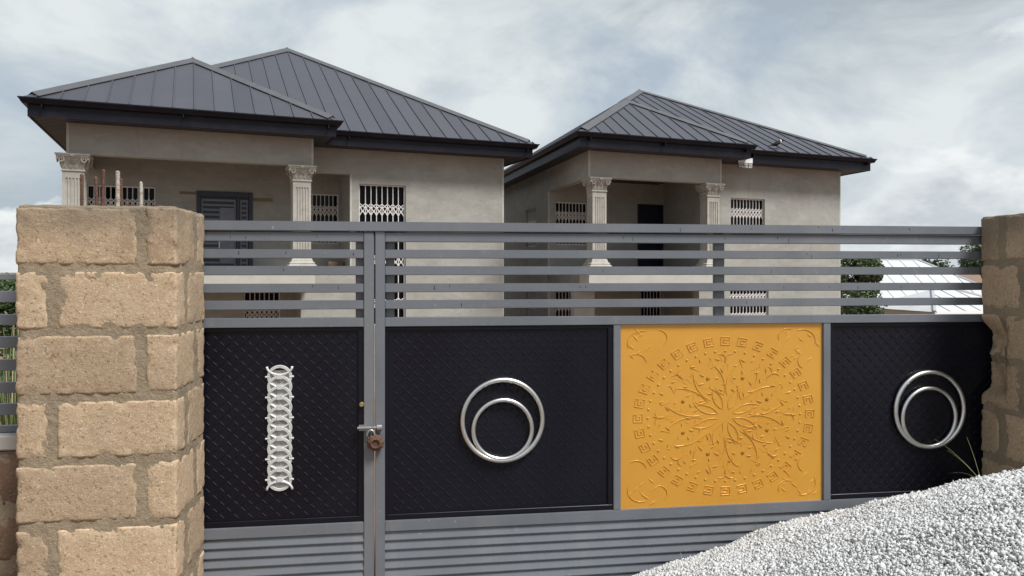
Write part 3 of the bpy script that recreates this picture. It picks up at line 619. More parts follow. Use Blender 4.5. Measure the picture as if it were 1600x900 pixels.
def column(h, a0, b0, wd, z0, z1):
    root = None; c = (a0 + wd / 2, b0 + wd / 2)
    def ringsq(hw, z): return [h.P(c[0] + x * hw, c[1] + y * hw, z) for x, y in ((-1, -1), (1, -1), (1, 1), (-1, 1))]
    zb, zc = z0 + .26, z1 - .38; hw = wd / 2
    mb = MB()                                     # fluted shaft
    prof = []
    nfl = 5; m_ = .05; fwid = (wd - 2 * m_) / nfl
    def section(depth):
        pts = []
        for side in range(4):
            loc = [(-hw, -hw)]
            for k in range(nfl):
                x = -hw + m_ + k * fwid; loc += [(x + fwid * .14, -hw), (x + fwid * .30, -hw + depth), (x + fwid * .70, -hw + depth), (x + fwid * .86, -hw)]
            for _ in range(side): loc = [(-y, x) for x, y in loc]
            pts += loc
        return pts
    lay = [(zb, 0), (zb + .10, 0), (zb + .13, .02), (zc - .16, .02), (zc - .13, 0), (zc, 0)]
    mb.loop([[h.P(c[0] + x, c[1] + y, z) for x, y in section(d)] for z, d in lay]); sh = mb.obj('column', M['cast'], h.root)
    mb = MB()                                     # stepped, flared base
    mb.loop([ringsq(q, z) for q, z in ((hw + .13, z0), (hw + .13, z0 + .05), (hw + .11, z0 + .055), (hw + .115, z0 + .085), (hw + .10, z0 + .11), (hw + .075, z0 + .115), (hw + .08, z0 + .15), (hw + .055, z0 + .175), (hw + .04, z0 + .18), (hw + .03, z0 + .22), (hw + .012, z0 + .262))]); mb.obj('column_base', M['cast'], sh)
    mb = MB()                                     # capital: astragal, flaring bell, abacus, volutes and leaves
    mb.loop([ringsq(q, z) for q, z in ((hw + .012, zc), (hw + .022, zc + .012), (hw + .022, zc + .03), (hw + .006, zc + .042), (hw + .008, zc + .12), (hw + .03, zc + .20), (hw + .075, zc + .29), (hw + .105, zc + .315), (hw + .105, zc + .335), (hw + .12, zc + .345), (hw + .12, zc + .376))])
    for side in range(4):
        def Q(x, y, z):
            for _ in range(side): x, y = -y, x
            return h.P(c[0] + x, c[1] + y, z)
        for s in (1, -1):
            sp = []
            for k in range(22):
                t = k / 21; a = -R(90) + t * R(560); r = .080 * (1 - .78 * t); sp.append(Q(s * (hw + .020 - r * math.sin(a) * .9 - .012), -(hw + .085), zc + .245 + r * math.cos(a)))
            mb.tube(sp, [.019 - .008 * k / 21 for k in range(22)], 5)
            mb.tube([Q(s * .015, -(hw + .035), zc + .19), Q(s * .06, -(hw + .06), zc + .25), Q(s * (hw - .08), -(hw + .075), zc + .315)], .012, 5)
        for k in range(4):
            x = -hw + wd * (k + .5) / 4; g_ = wd / 8 * .86
            mb.add([Q(x - g_, -(hw + .004), zc + .045), Q(x + g_, -(hw + .004), zc + .045), Q(x + g_ * 1.05, -(hw + .028), zc + .12), Q(x, -(hw + .055), zc + .165), Q(x - g_ * 1.05, -(hw + .028), zc + .12), Q(x, -(hw + .034), zc + .10)], [(0, 1, 5), (1, 2, 5), (2, 3, 5), (3, 4, 5), (4, 0, 5)])
            x2 = -hw + wd * k / 4 + .001
            mb.tube([Q(x2 + g_, -(hw + .03), zc + .175), Q(x2 + g_, -(hw + .045), zc + .205)], .016, 5)
        mb.tube([Q(-.035, -(hw + .105), zc + .33), Q(.035, -(hw + .105), zc + .33)], .035, 7)
    mb.obj('capital', M['cast'], sh)
def roof(h, aL, aP, aR, bP, bM, pa, ma, pl_, bk, ze, zs):
    """hipped roof with a hipped porch wing that shares its left slope. pa: porch apex b, ma: main apex (a,b); pl_: left pitch"""
    ap = (aL + aP) / 2; zp = ze + pl_ * (ap - aL); zm = ze + pl_ * (ma[0] - aL)
    bv = bM + (ma[1] - bM) * (ap - aL) / (ma[0] - aL)      # where the porch ridge meets the main hip
    rb = bk - (ma[1] - bM)
    rt = MB()
    pls = [('b', [(aL, bP), (ap, pa), (ap, bv), (ma[0], ma[1]), (ma[0], rb), (aL, bk)], lambda a, b: ze + pl_ * (a - aL)),
           ('a', [(aL, bP), (aP, bP), (ap, pa)], lambda a, b: ze + (zp - ze) * (b - bP) / (pa - bP)),
           ('b', [(aP, bP), (aP, bM), (ap, bv), (ap, pa)], lambda a, b: ze + (zp - ze) * (aP - a) / (aP - ap)),
           ('a', [(aP, bM), (aR, bM), (ma[0], ma[1]), (ap, bv)], lambda a, b: ze + (zm - ze) * (b - bM) / (ma[1] - bM)),
           ('b', [(aR, bM), (aR, bk), (ma[0], rb), (ma[0], ma[1])], lambda a, b: ze + (zm - ze) * (aR - a) / (aR - ma[0])),
           ('a', [(aR, bk), (aL, bk), (ma[0], rb)], lambda a, b: ze + (zm - ze) * (bk - b) / (bk - rb))]
    # roof carcass: closed deck just below the sheets
    dk = MB()
    for ax, poly, zf in pls: dk.add([h.P(a, b, zf(a, b) - .03) for a, b in poly], [tuple(range(len(poly)))])
    rf = dk.obj('roof', M['soffit'], h.root)
    def clip(poly, k, lo, sgn):
        outp = []
        for i in range(len(poly)):
            p, q = poly[i], poly[(i + 1) % len(poly)]; dp, dq = sgn * (p[k] - lo), sgn * (q[k] - lo)
            if dp >= 0: outp.append(p)
            if (dp > 0 > dq) or (dp < 0 < dq):
                t = dp / (dp - dq); outp.append((p[0] + (q[0] - p[0]) * t, p[1] + (q[1] - p[1]) * t))
        return outp
    PI_ = .415
    for ax, poly, zf in pls:
        k = 0 if ax == 'a' else 1; lo = min(p[k] for p in poly); hi = max(p[k] for p in poly); s = lo - .17
        while s < hi:
            pc_ = clip(clip(poly, k, s + .004, 1), k, s + PI_ - .004, -1)
            if len(pc_) >= 3 and max(p[1 - k] for p in pc_) - min(p[1 - k] for p in pc_) > .05:
                mb = MB(); n = len(pc_)
                mb.add([h.P(a, b, zf(a, b)) for a, b in pc_] + [h.P(a, b, zf(a, b) - .02) for a, b in pc_], [tuple(range(n)), tuple(reversed(range(n, 2 * n)))] + [(i, (i + 1) % n, n + (i + 1) % n, n + i) for i in range(n)])
                e0 = [p for p in pc_ if abs(p[k] - (s + .004)) < 1e-4]
                if len(e0) >= 2:                       # standing seam along the sheet's edge
                    l0, l1 = min(p[1 - k] for p in e0), max(p[1 - k] for p in e0); w = .022
                    mkp = (lambda r, q: (r, q)) if k == 0 else (lambda r, q: (q, r))
                    c4 = [mkp(s + .004, l0), mkp(s + .004 + w, l0), mkp(s + .004 + w, l1), mkp(s + .004, l1)]
                    mb.hexa([h.P(a, b, zf(a, b) - .004) for a, b in c4], [h.P(a, b, zf(a, b) + .026) for a, b in c4])
                mb.obj('roof_sheet', M['roof'], rf)
            s += PI_
    def cap(p, q, f1, d1, f2, d2, w=.20):
        if p[1] in (bP, bM): k_ = .16 / max(.5, abs(q[0] - p[0])); p = (p[0] + (q[0] - p[0]) * k_, p[1] + (q[1] - p[1]) * k_)
        mb = MB(); r = []
        for (a, b) in (p, q):
            pts = []
            for dz in (.040, .028):
                pts.append([h.P(a + d1[0] * w, b + d1[1] * w, f1(a + d1[0] * w, b + d1[1] * w) + dz), h.P(a, b, f1(a, b) + dz + .012), h.P(a + d2[0] * w, b + d2[1] * w, f2(a + d2[0] * w, b + d2[1] * w) + dz)])
            r.append(pts[0] + pts[1][::-1])
        mb.loop(r); mb.obj('hip_cap', M['cap'], rf)
    LF, PF, PR, MF, MR, BK = [q[2] for q in pls]; e7 = .72
    cap((aL, bP), (ap, pa), LF, (-e7, e7), PF, (e7, -e7)); cap((aP, bP), (ap, pa), PF, (-e7, -e7), PR, (e7, e7)); cap((ap, pa), (ap, bv), LF, (-1, 0), PR, (1, 0))
    cap((ap, bv), (ma[0], ma[1]), LF, (-e7, e7), MF, (e7, -e7)); cap((aR, bM), (ma[0], ma[1]), MF, (-e7, -e7), MR, (e7, e7)); cap((ma[0], ma[1]), (ma[0], rb), LF, (-1, 0), MR, (1, 0))
    for (a, b), fs_ in (((ap, pa), (LF, PF, PR)), ((ma[0], ma[1]), (LF, MF, MR))):      # folded cover where the hips meet the ridge
        q = [(-.24, .24), (-.27, -.02), (0, -.30), (.27, -.02), (.24, .24)]; fz_ = [fs_[0], fs_[0], fs_[1], fs_[2], fs_[2]]
        mb = MB(); mb.add([h.P(a, b, fs_[0](a, b) + .075)] + [h.P(a + x, b + y, f_(a + x, b + y) + .03) for (x, y), f_ in zip(q, fz_)] + [h.P(a, b + .3, fs_[0](a, b) + .06)], [(0, 1, 2), (0, 2, 3), (0, 3, 4), (0, 4, 5), (0, 5, 6), (0, 6, 1)]); mb.obj('apex_cover', M['cap'], rf)
    # eaves
    def poly_(o): return [(aL - o, bk + o), (aL - o, bP - o), (aP + o, bP - o), (aP + o, bM - o), (aR + o, bM - o), (aR + o, bk + o)]
    def sweep(name, prof, m_, par):
        mb = MB(); ps = [poly_(o) for o, z in prof]
        mb.loop([[h.P(*ps[k][i], prof[k][1]) for k in range(len(prof))] for i in range(6)], closed=True); return mb.obj(name, m_, par)
    gu = sweep('gutter', [(-.10, ze - .005), (.035, ze + .005), (.048, ze + .002), (.048, ze - .022), (.030, ze - .03), (.005, ze - .085), (-.015, ze - .115), (-.10, ze - .12)], M['fascia'], rf)
    sweep('fascia', [(-.098, ze - .02), (-.098, zs - .02), (-.13, zs - .02), (-.13, ze - .02)], M['fascia'], rf)
    # gutter brackets along the front
    for a in (aL + .35, (aL + aP) / 2 - .2, aP - .3):
        mb = MB(); h.bx(mb, a, a + .02, bP - .02, bP + .097, ze - .19, ze - .121); mb.obj('gutter_bracket', M['fascia'], gu)
    for a in (aP + .4, aR - .3):
        mb = MB(); h.bx(mb, a, a + .02, bM - .02, bM + .097, ze - .19, ze - .121); mb.obj('gutter_bracket', M['fascia'], gu)
    mb = MB(); b = bP + .135
    while b < bk - .14:
        b1 = b + .13; a1 = (aP if b1 < bM + .13 else aR) - .135
        h.bx(mb, aL + .135, a1, b, b1, zs, zs + .018); b += .165
    mb.obj('soffit', M['soffit'], rf)

Z0, ZF, ZB, ZS = -1.75, 1.62, 4.07, 4.78
def bead(h, a, b, z0, z1, sx=1, sy=1):
    """pale render bead on an outside corner, a few mm proud of both faces; sx, sy give the way into the wall"""
    mb = MB(); t = .004; w = .045
    h.bx(mb, min(a - sx * t, a + sx * w), max(a - sx * t, a + sx * w), min(b - sy * t, b + sy * w), max(b - sy * t, b + sy * w), z0, z1); mb.obj('corner_bead', M['bead'], h.root)

# ---- left house
hl = House(104, 15, 3600, 300, 'house', 'grey rendered two storey house with a slatted dark door on its balcony')
bw, br, bK = 1.15, 2.6, 12.3
aE, _ = hl.at(787, 300, bw); aO, _ = hl.at(547, 300, bw); aW0, zW = hl.at(561, 287, bw); aW1, _ = hl.at(634, 290, bw); aG, _ = hl.at(470, 460, bw)
rw1 = [hl.at(135, 288, br), hl.at(243, 292, br)]; rd = [hl.at(307, 298, br), hl.at(395, 300, br)]; rw2 = [hl.at(480, 302, br), hl.at(529.5, 304, br)]
zr1, zrd, zr2 = rw1[0][1], rd[0][1], rw2[0][1]; zsill = hl.at(520, 381, br)[1]
a1w = aO - .04
gw = [hl.at(381, 455, br), hl.at(438, 455, br)]; zg = gw[0][1] + .06
mb = MB(); TK = .2
hl.wall(mb, 'b', bw, TK, 5.05, aE, ZF - .3, ZS, [(5.05, aO, ZF, ZB + .0), (aW0, aW1, ZF - .3, zW)])
hl.wall(mb, 'b', bw, TK, aG, aE, Z0, ZF - .3, [(aW0, aW1, .15, ZF - .3)])
wl = mb.obj('front_wall', M['plaster'], hl.root)
mb = MB(); hl.wall(mb, 'b', br, TK, 0, aO + .2, ZF, ZS, [(rw1[0][0], rw1[1][0], zsill, zr1), (rd[0][0], rd[1][0], ZF, zrd), (rw2[0][0], rw2[1][0], zsill, zr2)])
hl.wall(mb, 'b', br, TK, 0, aG + .2, Z0, ZF - .3, [(gw[0][0], gw[1][0], -.9, zg), (.6, 1.9, Z0, zg)]); mb.obj('porch_back_wall', M['plaster'], hl.root)
mb = MB(); hl.wall(mb, 'a', aO, TK, bw + TK, br, ZF, ZS); hl.wall(mb, 'a', aG, TK, bw + TK, br, Z0, ZF - .3); mb.obj('porch_side_wall', M['plaster'], hl.root)
mb = MB(); hl.wall(mb, 'a', 0, TK, br + TK, bK, Z0, ZS); hl.wall(mb, 'a', aE - TK, TK, bw + TK, bK - TK, Z0, ZS); hl.wall(mb, 'b', bK - TK, TK, TK, aE, Z0, ZS); mb.obj('outer_wall', M['plaster'], hl.root)
mb = MB(); hl.bx(mb, 0, 5.05, 0, .25, ZB, ZS); hl.bx(mb, 0, .25, .25, br, ZB, ZS); hl.bx(mb, 4.80, 5.05, .25, bw + .1, ZB, ZS); mb.obj('porch_beam', M['plaster'], hl.root)
mb = MB(); hl.bx(mb, .25, 4.80, .25, br, ZB + .33, ZB + .40); hl.bx(mb, 4.80, aO, bw + TK, br, ZB + .33, ZB + .40); mb.obj('porch_ceiling', M['soffit'], hl.root)
mb = MB(); hl.bx(mb, -.1, 5.08, -.06, bw - .002, ZF - .40, ZF); mb.obj('balcony_slab', M['slab'], hl.root, bevel=.006)
mb = MB(); hl.bx(mb, .05, aO + .2, bw + .002, br - .002, ZF - .30, ZF - .002); hl.bx(mb, .25, aE - .25, br + TK, bK - .25, ZF - .3, ZF - .002); mb.obj('floor_slab', M['concrete'], hl.root)
bead(hl, 5.05, 0, ZB, ZS, -1, 1); bead(hl, aE, bw, Z0, ZS, -1, 1); bead(hl, aO, bw, ZF, ZB, 1, 1); bead(hl, 0, 0, ZB, ZS)
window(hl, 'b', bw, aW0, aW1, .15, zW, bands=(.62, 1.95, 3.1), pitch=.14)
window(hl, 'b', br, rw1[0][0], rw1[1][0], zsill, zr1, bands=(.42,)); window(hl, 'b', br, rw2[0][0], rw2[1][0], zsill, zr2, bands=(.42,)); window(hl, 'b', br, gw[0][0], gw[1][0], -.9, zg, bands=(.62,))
for a in (-.085, 4.59): column(hl, a, .02, .41, ZF, ZB)
# door with slatted leaf and side light
d0, d1 = rd[0][0], rd[1][0]
mb = MB(); f_ = .10
for q in ((d0, d0 + f_, ZF, zrd), (d1 - f_, d1, ZF, zrd), (d0 + f_, d1 - f_, zrd - .14, zrd), (d1 - .40, d1 - .33, ZF, zrd - .14)): hl.bx(mb, q[0] + .002, q[1] - .002, br - .03, br + .12, q[2] + .002, q[3] - .002)
dr = mb.obj('door', M['doorframe'], hl.root)
mb = MB(); hl.bx(mb, d0 + f_, d1 - f_, br + .06, br + .09, ZF + .004, zrd - .142); mb.obj('door_leaf', M['doorframe'], dr)
for (s0, s1, inset) in ((d0 + .12, d1 - .42, .36), (d1 - .31, d1 - .12, 0)):
    mb = MB(); z = zrd - .20
    hl.bx(mb, s0, s0 + .035, br + .03, br + .055, ZF + .1, z); hl.bx(mb, s1 - .035, s1, br + .03, br + .055, ZF + .1, z)
    k = 0
    while z > ZF + .15:
        hl.bx(mb, s0 + .036, s1 - .036 - (inset if k > 1 else 0), br + .035, br + .053, z - .05, z); z -= .125; k += 1
    if inset: hl.bx(mb, s1 - inset - .03, s1 - .04, br + .030, br + .051, ZF + .15, zrd - .42)
    mb.obj('door_slats', M['doorpanel'], dr)
mb = MB(); hx = d1 - .42 - .40; mb.tube([hl.P(hx, br - .0, ZF + .55), hl.P(hx, br - .0, ZF + 1.15)], .014, 8); mb.obj('door_handle', M['white'], dr)
mb = MB(); hl.bx(mb, d1 - .50, d1 - .44, br + .02, br + .028, ZF + 1.0, ZF + 1.07); mb.obj('lock_plate', M['white'], dr)
for s0, s1 in ((d0 - .40, d0 - .01), (d1 + .01, d1 + .5)):       # rough lintel ends left unrendered
    mb = MB(); hl.bx(mb, s0, s1, br - .006, br + .01, zrd - .22 if s0 > d0 else zrd - .10, zrd - .13 if s0 > d0 else zrd - .03); mb.obj('lintel_patch', M['mortar'], hl.root, bevel=.003)
mb = MB(); hl.bx(mb, .602, 1.898, br + .05, br + .10, Z0 + .01, zg - .002); mb.obj('ground_door', M['doorframe'], hl.root)
roof(hl, -.70, 5.58, 11.10, -.65, .50, 2.49, (5.20, 6.40), .613, 12.9, 5.06, 4.72)
# rough blocks left lying on the balcony
bl = hl.at(525, 417, 1.9)
c = hl.P(bl[0], 1.9, ZF + .10); m_ = MB(); rough_box(m_, c, (.22, .075, .105), hl.u, Vector((-hl.u.y, hl.u.x)), .03, .01, .006, 77, edge=.02)
tag(m_.obj('concrete_block', M['block_dark'], None, smooth=True), 'loose sandcrete block left on the balcony of the house with the slatted door', 'block')

# ---- right house
hr = House(920, 18.5, 3650, 510, 'house', 'grey rendered two storey house with a plain dark balcony doorway and roof crow')
bw, br, bK = .65, 3.5, 14.0
aE, _ = hr.at(1313, 300, bw); aP_ = 4.19; w0, zW = hr.at(1142, 309, bw); w1, _ = hr.at(1195, 312, bw); zWb = hr.at(1168, 368, bw)[1]
lw0, _ = hr.at(1141, 450, bw); lw1, zLW = hr.at(1201, 452, bw)
rw1 = [hr.at(868, 315, br), hr.at(918, 318, br)]; rd = [hr.at(996, 318.5, br), hr.at(1037, 320, br)]; zsill = hr.at(900, 383, br)[1]
lg = [hr.at(868, 455, br), hr.at(897, 455, br)]; lg2 = [hr.at(1002, 450, br), hr.at(1034, 450, br)]
mb = MB()
hr.wall(mb, 'b', bw, TK, aP_ + .0, aE, Z0, ZS, [(w0, w1, zWb, zW), (lw0, lw1, -.9, zLW + .05)]); mb.obj('front_wall', M['plaster'], hr.root)
mb = MB(); hr.wall(mb, 'b', br, TK, 0, aP_ + .2, ZF, ZS, [(rw1[0][0], rw1[1][0], zsill, rw1[0][1]), (rd[0][0], rd[1][0], ZF, rd[0][1])])
hr.wall(mb, 'b', br, TK, 0, aP_ + .2, Z0, ZF - .3, [(lg[0][0], lg[1][0], -.9, .95), (lg2[0][0], lg2[1][0], -.9, .98)]); mb.obj('porch_back_wall', M['plaster'], hr.root)
mb = MB(); hr.wall(mb, 'a', aP_, TK, bw + TK, br, Z0, ZS); mb.obj('porch_side_wall', M['plaster'], hr.root)
# left flank with two narrow windows per storey
def flank_b(px):
    d = Vector(((px - CX) / F, 1)); n = Vector((-hr.v.y, hr.v.x)); k = hr.O.dot(n) / d.dot(n); return (d * k - hr.O).dot(hr.v)
fb = [flank_b(838), flank_b(822)]
zf1 = CZ + (H0 - 324) / F * hr.P(0, fb[0], 0).y
mb = MB(); hr.wall(mb, 'a', 0, TK, br + TK, bK, Z0, ZS, [(fb[0], fb[1], zsill, zf1), (fb[0], fb[1], -.9, .95)]); mb.obj('flank_wall', M['plaster'], hr.root)
mb = MB(); hr.wall(mb, 'a', aE - TK, TK, bw + TK, bK - TK, Z0, ZS); hr.wall(mb, 'b', bK - TK, TK, TK, aE, Z0, ZS); mb.obj('outer_wall', M['plaster'], hr.root)
mb = MB(); hr.bx(mb, 0, aP_, 0, .25, ZB - .04, ZS); hr.bx(mb, 0, .25, .25, br, ZB - .04, ZS); hr.bx(mb, aP_ - .25, aP_, .25, bw + .1, ZB - .04, ZS); mb.obj('porch_beam', M['plaster'], hr.root)
mb = MB(); hr.bx(mb, .25, aP_ - .25, .25, br, ZB + .33, ZB + .40); mb.obj('porch_ceiling', M['soffit'], hr.root)
mb = MB(); hr.bx(mb, -.02, aP_ + .03, -.06, bw - .002, ZF - .42, ZF); mb.obj('balcony_slab', M['slab'], hr.root, bevel=.006)
mb = MB(); hr.bx(mb, -.02, aP_ - .01, bw + .0, br - .002, ZF - .42, ZF - .002); hr.bx(mb, .25, aE - .25, br + TK, bK - .25, ZF - .3, ZF - .002); mb.obj('floor_slab', M['concrete'], hr.root)
p0 = hr.at(929, 460, .9)[0]
for q in ((p0 - .62, p0, .9, 1.2), (aP_ - .72, aP_ - .02, .05, .40)): mb = MB(); hr.bx(mb, *q, Z0, ZF - .422); mb.obj('ground_pier', M['plaster'], hr.root)
bead(hr, 0, 0, ZB - .04, ZS); bead(hr, aP_, 0, ZB - .04, ZS, -1, 1); bead(hr, aE, bw, Z0, ZS, -1, 1); bead(hr, 0, br, Z0, ZB - .04)
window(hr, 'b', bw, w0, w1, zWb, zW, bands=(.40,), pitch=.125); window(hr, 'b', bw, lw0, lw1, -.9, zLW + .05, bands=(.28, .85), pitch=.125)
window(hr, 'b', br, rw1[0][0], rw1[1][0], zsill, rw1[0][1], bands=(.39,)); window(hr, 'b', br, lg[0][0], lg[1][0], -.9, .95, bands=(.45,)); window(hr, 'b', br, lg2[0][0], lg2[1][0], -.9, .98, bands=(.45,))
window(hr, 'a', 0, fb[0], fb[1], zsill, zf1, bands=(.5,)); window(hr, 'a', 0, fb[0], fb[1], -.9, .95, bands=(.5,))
for a in (.12, 3.73): column(hr, a, .02, .41, ZF, ZB - .04)
d0, d1, zd = rd[0][0], rd[1][0], rd[0][1]
mb = MB(); 
for q in ((d0, d0 + .07, ZF, zd), (d1 - .07, d1, ZF, zd), (d0 + .07, d1 - .07, zd - .07, zd)): hr.bx(mb, q[0] + .002, q[1] - .002, br + .01, br + .14, q[2] + .002, q[3] - .002)
dr = mb.obj('door', M['doorframe'], hr.root)
mb = MB(); hr.bx(mb, d0 + .072, d1 - .072, br + .09, br + .12, ZF + .004, zd - .072); lf = mb.obj('door_leaf', mat('deep navy door', (.006, .007, .018), .5), dr)
mb = MB(); mb.tube([hr.P(d0 + .16, br + .05, ZF + .9), hr.P(d0 + .16, br + .05, ZF + 1.15)], .012, 8); mb.obj('door_handle', M['steel'], lf)
roof(hr, -.57, 4.92, 10.0, -.65, .0, 2.3, (4.72, 6.5), .61, 14.6, 5.06, 4.72)
# small plaque under the porch eave
sa0, sz1 = hr.at(1153.5, 246, -.30); sa1, sz0 = hr.at(1176, 263.5, -.30)
pq = thing('plaque', hr.P((sa0 + sa1) / 2, -.30, sz0), 'small plaque with white phone numbers under the porch eave', 'sign')
mb = MB(); hr.bx(mb, sa0, sa1, -.30, -.285, sz0, sz0 + (sz1 - sz0) * .52); mb.obj('number_board', mat('plaque charcoal', (.05, .048, .047), .6), pq)
mb = MB(); zz = sz0 + (sz1 - sz0) * .52
pts = [(sa0, zz), (sa1, zz), (sa1, sz1), (sa1 - .12, sz1), (sa0, zz + (sz1 - sz0) * .16)]
mb.add([hr.P(a, -.302, z) for a, z in pts] + [hr.P(a, -.285, z) for a, z in pts], [(0, 1, 2, 3, 4), (9, 8, 7, 6, 5)] + [(i, (i + 1) % 5, 5 + (i + 1) % 5, 5 + i) for i in range(5)]); mb.obj('crest', mat('plaque white', (.70, .69, .66), .6, var=[(30, 2, .52, .58, (.25, .22, .2), .7)]), pq)
mb = MB(); hr.bx(mb, sa1 - .06, sa1 - .045, -.30, -.28, sz1, 4.72); mb.obj('hanger', M['fascia'], pq)
def text(s, a, z, hgt, width):
    cu = bpy.data.curves.new('txt', 'FONT'); cu.body = s; cu.size = 1; to = bpy.data.objects.new('txt', cu); C.objects.link(to)
    me = bpy.data.meshes.new_from_object(to.evaluated_get(bpy.context.evaluated_depsgraph_get())); bpy.data.objects.remove(to)
    xs_ = [v.co.x for v in me.vertices]; k = width / (max(xs_) - min(xs_)); off = rootloc(pq)
    for v in me.vertices: v.co = hr.P(a + (v.co.x - min(xs_)) * k, -.304, z + v.co.y * hgt / .7) - off
    me.materials.append(M['white']); o = bpy.data.objects.new('lettering', me); C.objects.link(o); o.parent = pq
bpy.context.view_layer.update()
hb = (sz1 - sz0) * .52
text('0242 096 300', sa0 + .02, sz0 + hb * .57, hb * .33, sa1 - sa0 - .04); text('0206 142 307', sa0 + .02, sz0 + hb * .10, hb * .33, sa1 - sa0 - .04)

# ---- crow on the right house's roof
def crow():
    bb = .20; a, _ = hr.at(1214, 240, bb); zroof = 5.06 + (8.28 - 5.06) * bb / 6.5 + .0
    base = hr.P(a, bb, zroof)
    X = Vector((hr.u.x, hr.u.y, 0)) * .80 + Vector((0, 0, 0)); X = X.normalized(); Yv = Vector((-X.y, X.x, 0)); Zv = Vector((0, 0, 1))
    T = lambda x, y, z: base + (X * x + Yv * y + Zv * (z * .92)) * 1.3
    sp = [(-.24, .075, .010, .006, 0), (-.20, .085, .028, .010, 0), (-.13, .105, .032, .018, 0), (-.08, .125, .045, .042, 0), (-.01, .150, .056, .060, 0), (.05, .175, .054, .060, 0), (.075, .195, .046, .052, 1), (.10, .215, .038, .042, 0), (.118, .232, .034, .036, 0), (.140, .245, .036, .036, 0), (.165, .247, .030, .029, 0), (.182, .243, .014, .015, 0), (.205, .237, .010, .010, 0), (.235, .226, .002, .002, 0)]
    mb = MB(); n = 12
    for i in range(len(sp) - 1):
        rr = []
        for (x, z, wy, wz, m_) in (sp[i], sp[i + 1]): rr.append([T(x, wy * math.cos(t), z + wz * math.sin(t)) for t in [2 * math.pi * k / n for k in range(n)]])
        k0 = len(mb.v); mb.v += [tuple(p) for r in rr for p in r]
        for k in range(n): 
            low = math.sin(2 * math.pi * (k + .5) / n) < -.25
            mb.f.append((k0 + k, k0 + (k + 1) % n, k0 + n + (k + 1) % n, k0 + n + k)); mb.m.append(1 if (sp[i][4] or (low and 4 <= i <= 6)) else 0)
    for s in (1, -1):
        mb.loop([[T(.05, s * .05, .20), T(.05, s * .064, .165), T(.04, s * .055, .13)], [T(-.05, s * .046, .17), T(-.05, s * .058, .13), T(-.06, s * .045, .10)], [T(-.19, s * .012, .10), T(-.19, s * .02, .088), T(-.19, s * .01, .08)]])
        mb.tube([T(.01, s * .022, .11), T(.02, s * .024, .06), T(.012, s * .024, .005)], .006, 6); mb.tube([T(.012, s * .024, .005), T(.05, s * .03, -.006)], .005, 5)
    bmo = mb.obj('crow', [M['feather'], M['featherw']], None, smooth=True)
    tag(bmo, 'black and white crow perched on the dark roof above the gutter', 'bird')
crow()

# ------------------------------------------------------------------ distant white roofed house
def far_house(name, pxl, pxr, py_r, py_e, dist, rot_, depth, label, wing=False):
    s = dist / F; xl, xr = (pxl - CX) * s, (pxr - CX) * s; ze = CZ + (H0 - py_e) * s; zr = CZ + (H0 - py_r) * s
    root = thing(name, ((xl + xr) / 2, dist, -2.85), label, 'house')
    ca, sa = math.cos(rot_), math.sin(rot_); W = xr - xl; cxm = (xl + xr) / 2
    def T(a, b, z): return Vector((cxm + (a - W / 2) * ca - b * sa, dist + (a - W / 2) * sa + b * ca, z))
    mb = MB(); e_ = .5; gz = ground_z(cxm, dist + 2) - .3
    mb.box(e_, W - e_, e_, depth - e_, gz, ze - .03, T); mb.obj('wall', M['whitewall'], root)
    hd = depth / 2; sl = [[(0, 0, ze), (W, 0, ze), (W - hd, hd, zr), (hd, hd, zr)], [(0, depth, ze), (0, 0, ze), (hd, hd, zr)], [(W, 0, ze), (W, depth, ze), (W - hd, hd, zr)], [(W, depth, ze), (0, depth, ze), (hd, hd, zr), (W - hd, hd, zr)]]
    mb = MB()
    for q in sl: mb.add([T(*p) for p in q], [tuple(range(len(q)))])
    mb.add([T(0, 0, ze - .02), T(W, 0, ze - .02), T(W, depth, ze - .02), T(0, depth, ze - .02)], [(3, 2, 1, 0)])
    rf = mb.obj('roof', M['whiteroof'], root)
    for k in range(1, int(W / .9)):
        a = k * .9; t1 = min(a, W - a, hd); mb = MB(); z1 = ze + (zr - ze) * t1 / hd
        mb.hexa([T(a, 0, ze + .0), T(a + .05, 0, ze + .0), T(a + .05, t1, z1), T(a, t1, z1)], [T(a, 0, ze + .04), T(a + .05, 0, ze + .04), T(a + .05, t1, z1 + .04), T(a, t1, z1 + .04)]); mb.obj('roof_seam', M['whiteroof'], rf)
    for p, q in (((0, 0, ze), (hd, hd, zr)), ((W, 0, ze), (W - hd, hd, zr)), ((hd, hd, zr), (W - hd, hd, zr))):
        mb = MB(); mb.tube([T(*p), T(*q)], .09, 6); mb.obj('ridge_flashing', M['whitecap'], rf)
    for a in np.arange(1.5, W - 2, 2.6):
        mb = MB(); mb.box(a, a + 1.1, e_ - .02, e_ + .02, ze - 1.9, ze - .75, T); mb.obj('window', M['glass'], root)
    mb = MB(); mb.box(0, W, -.03, .0, ze - .2, ze + .02, T); mb.obj('eave_board', M['white'], root)
    return root
far_house('white_roof_house', 1322, 1590, 404, 466, 42, R(6), 7.0, 'low house with a white sheet roof beyond the gate')
far_house('white_roof_house', 1440, 1640, 454, 486, 33, R(16), 4.6, 'smaller white roofed outbuilding in front of the low house')

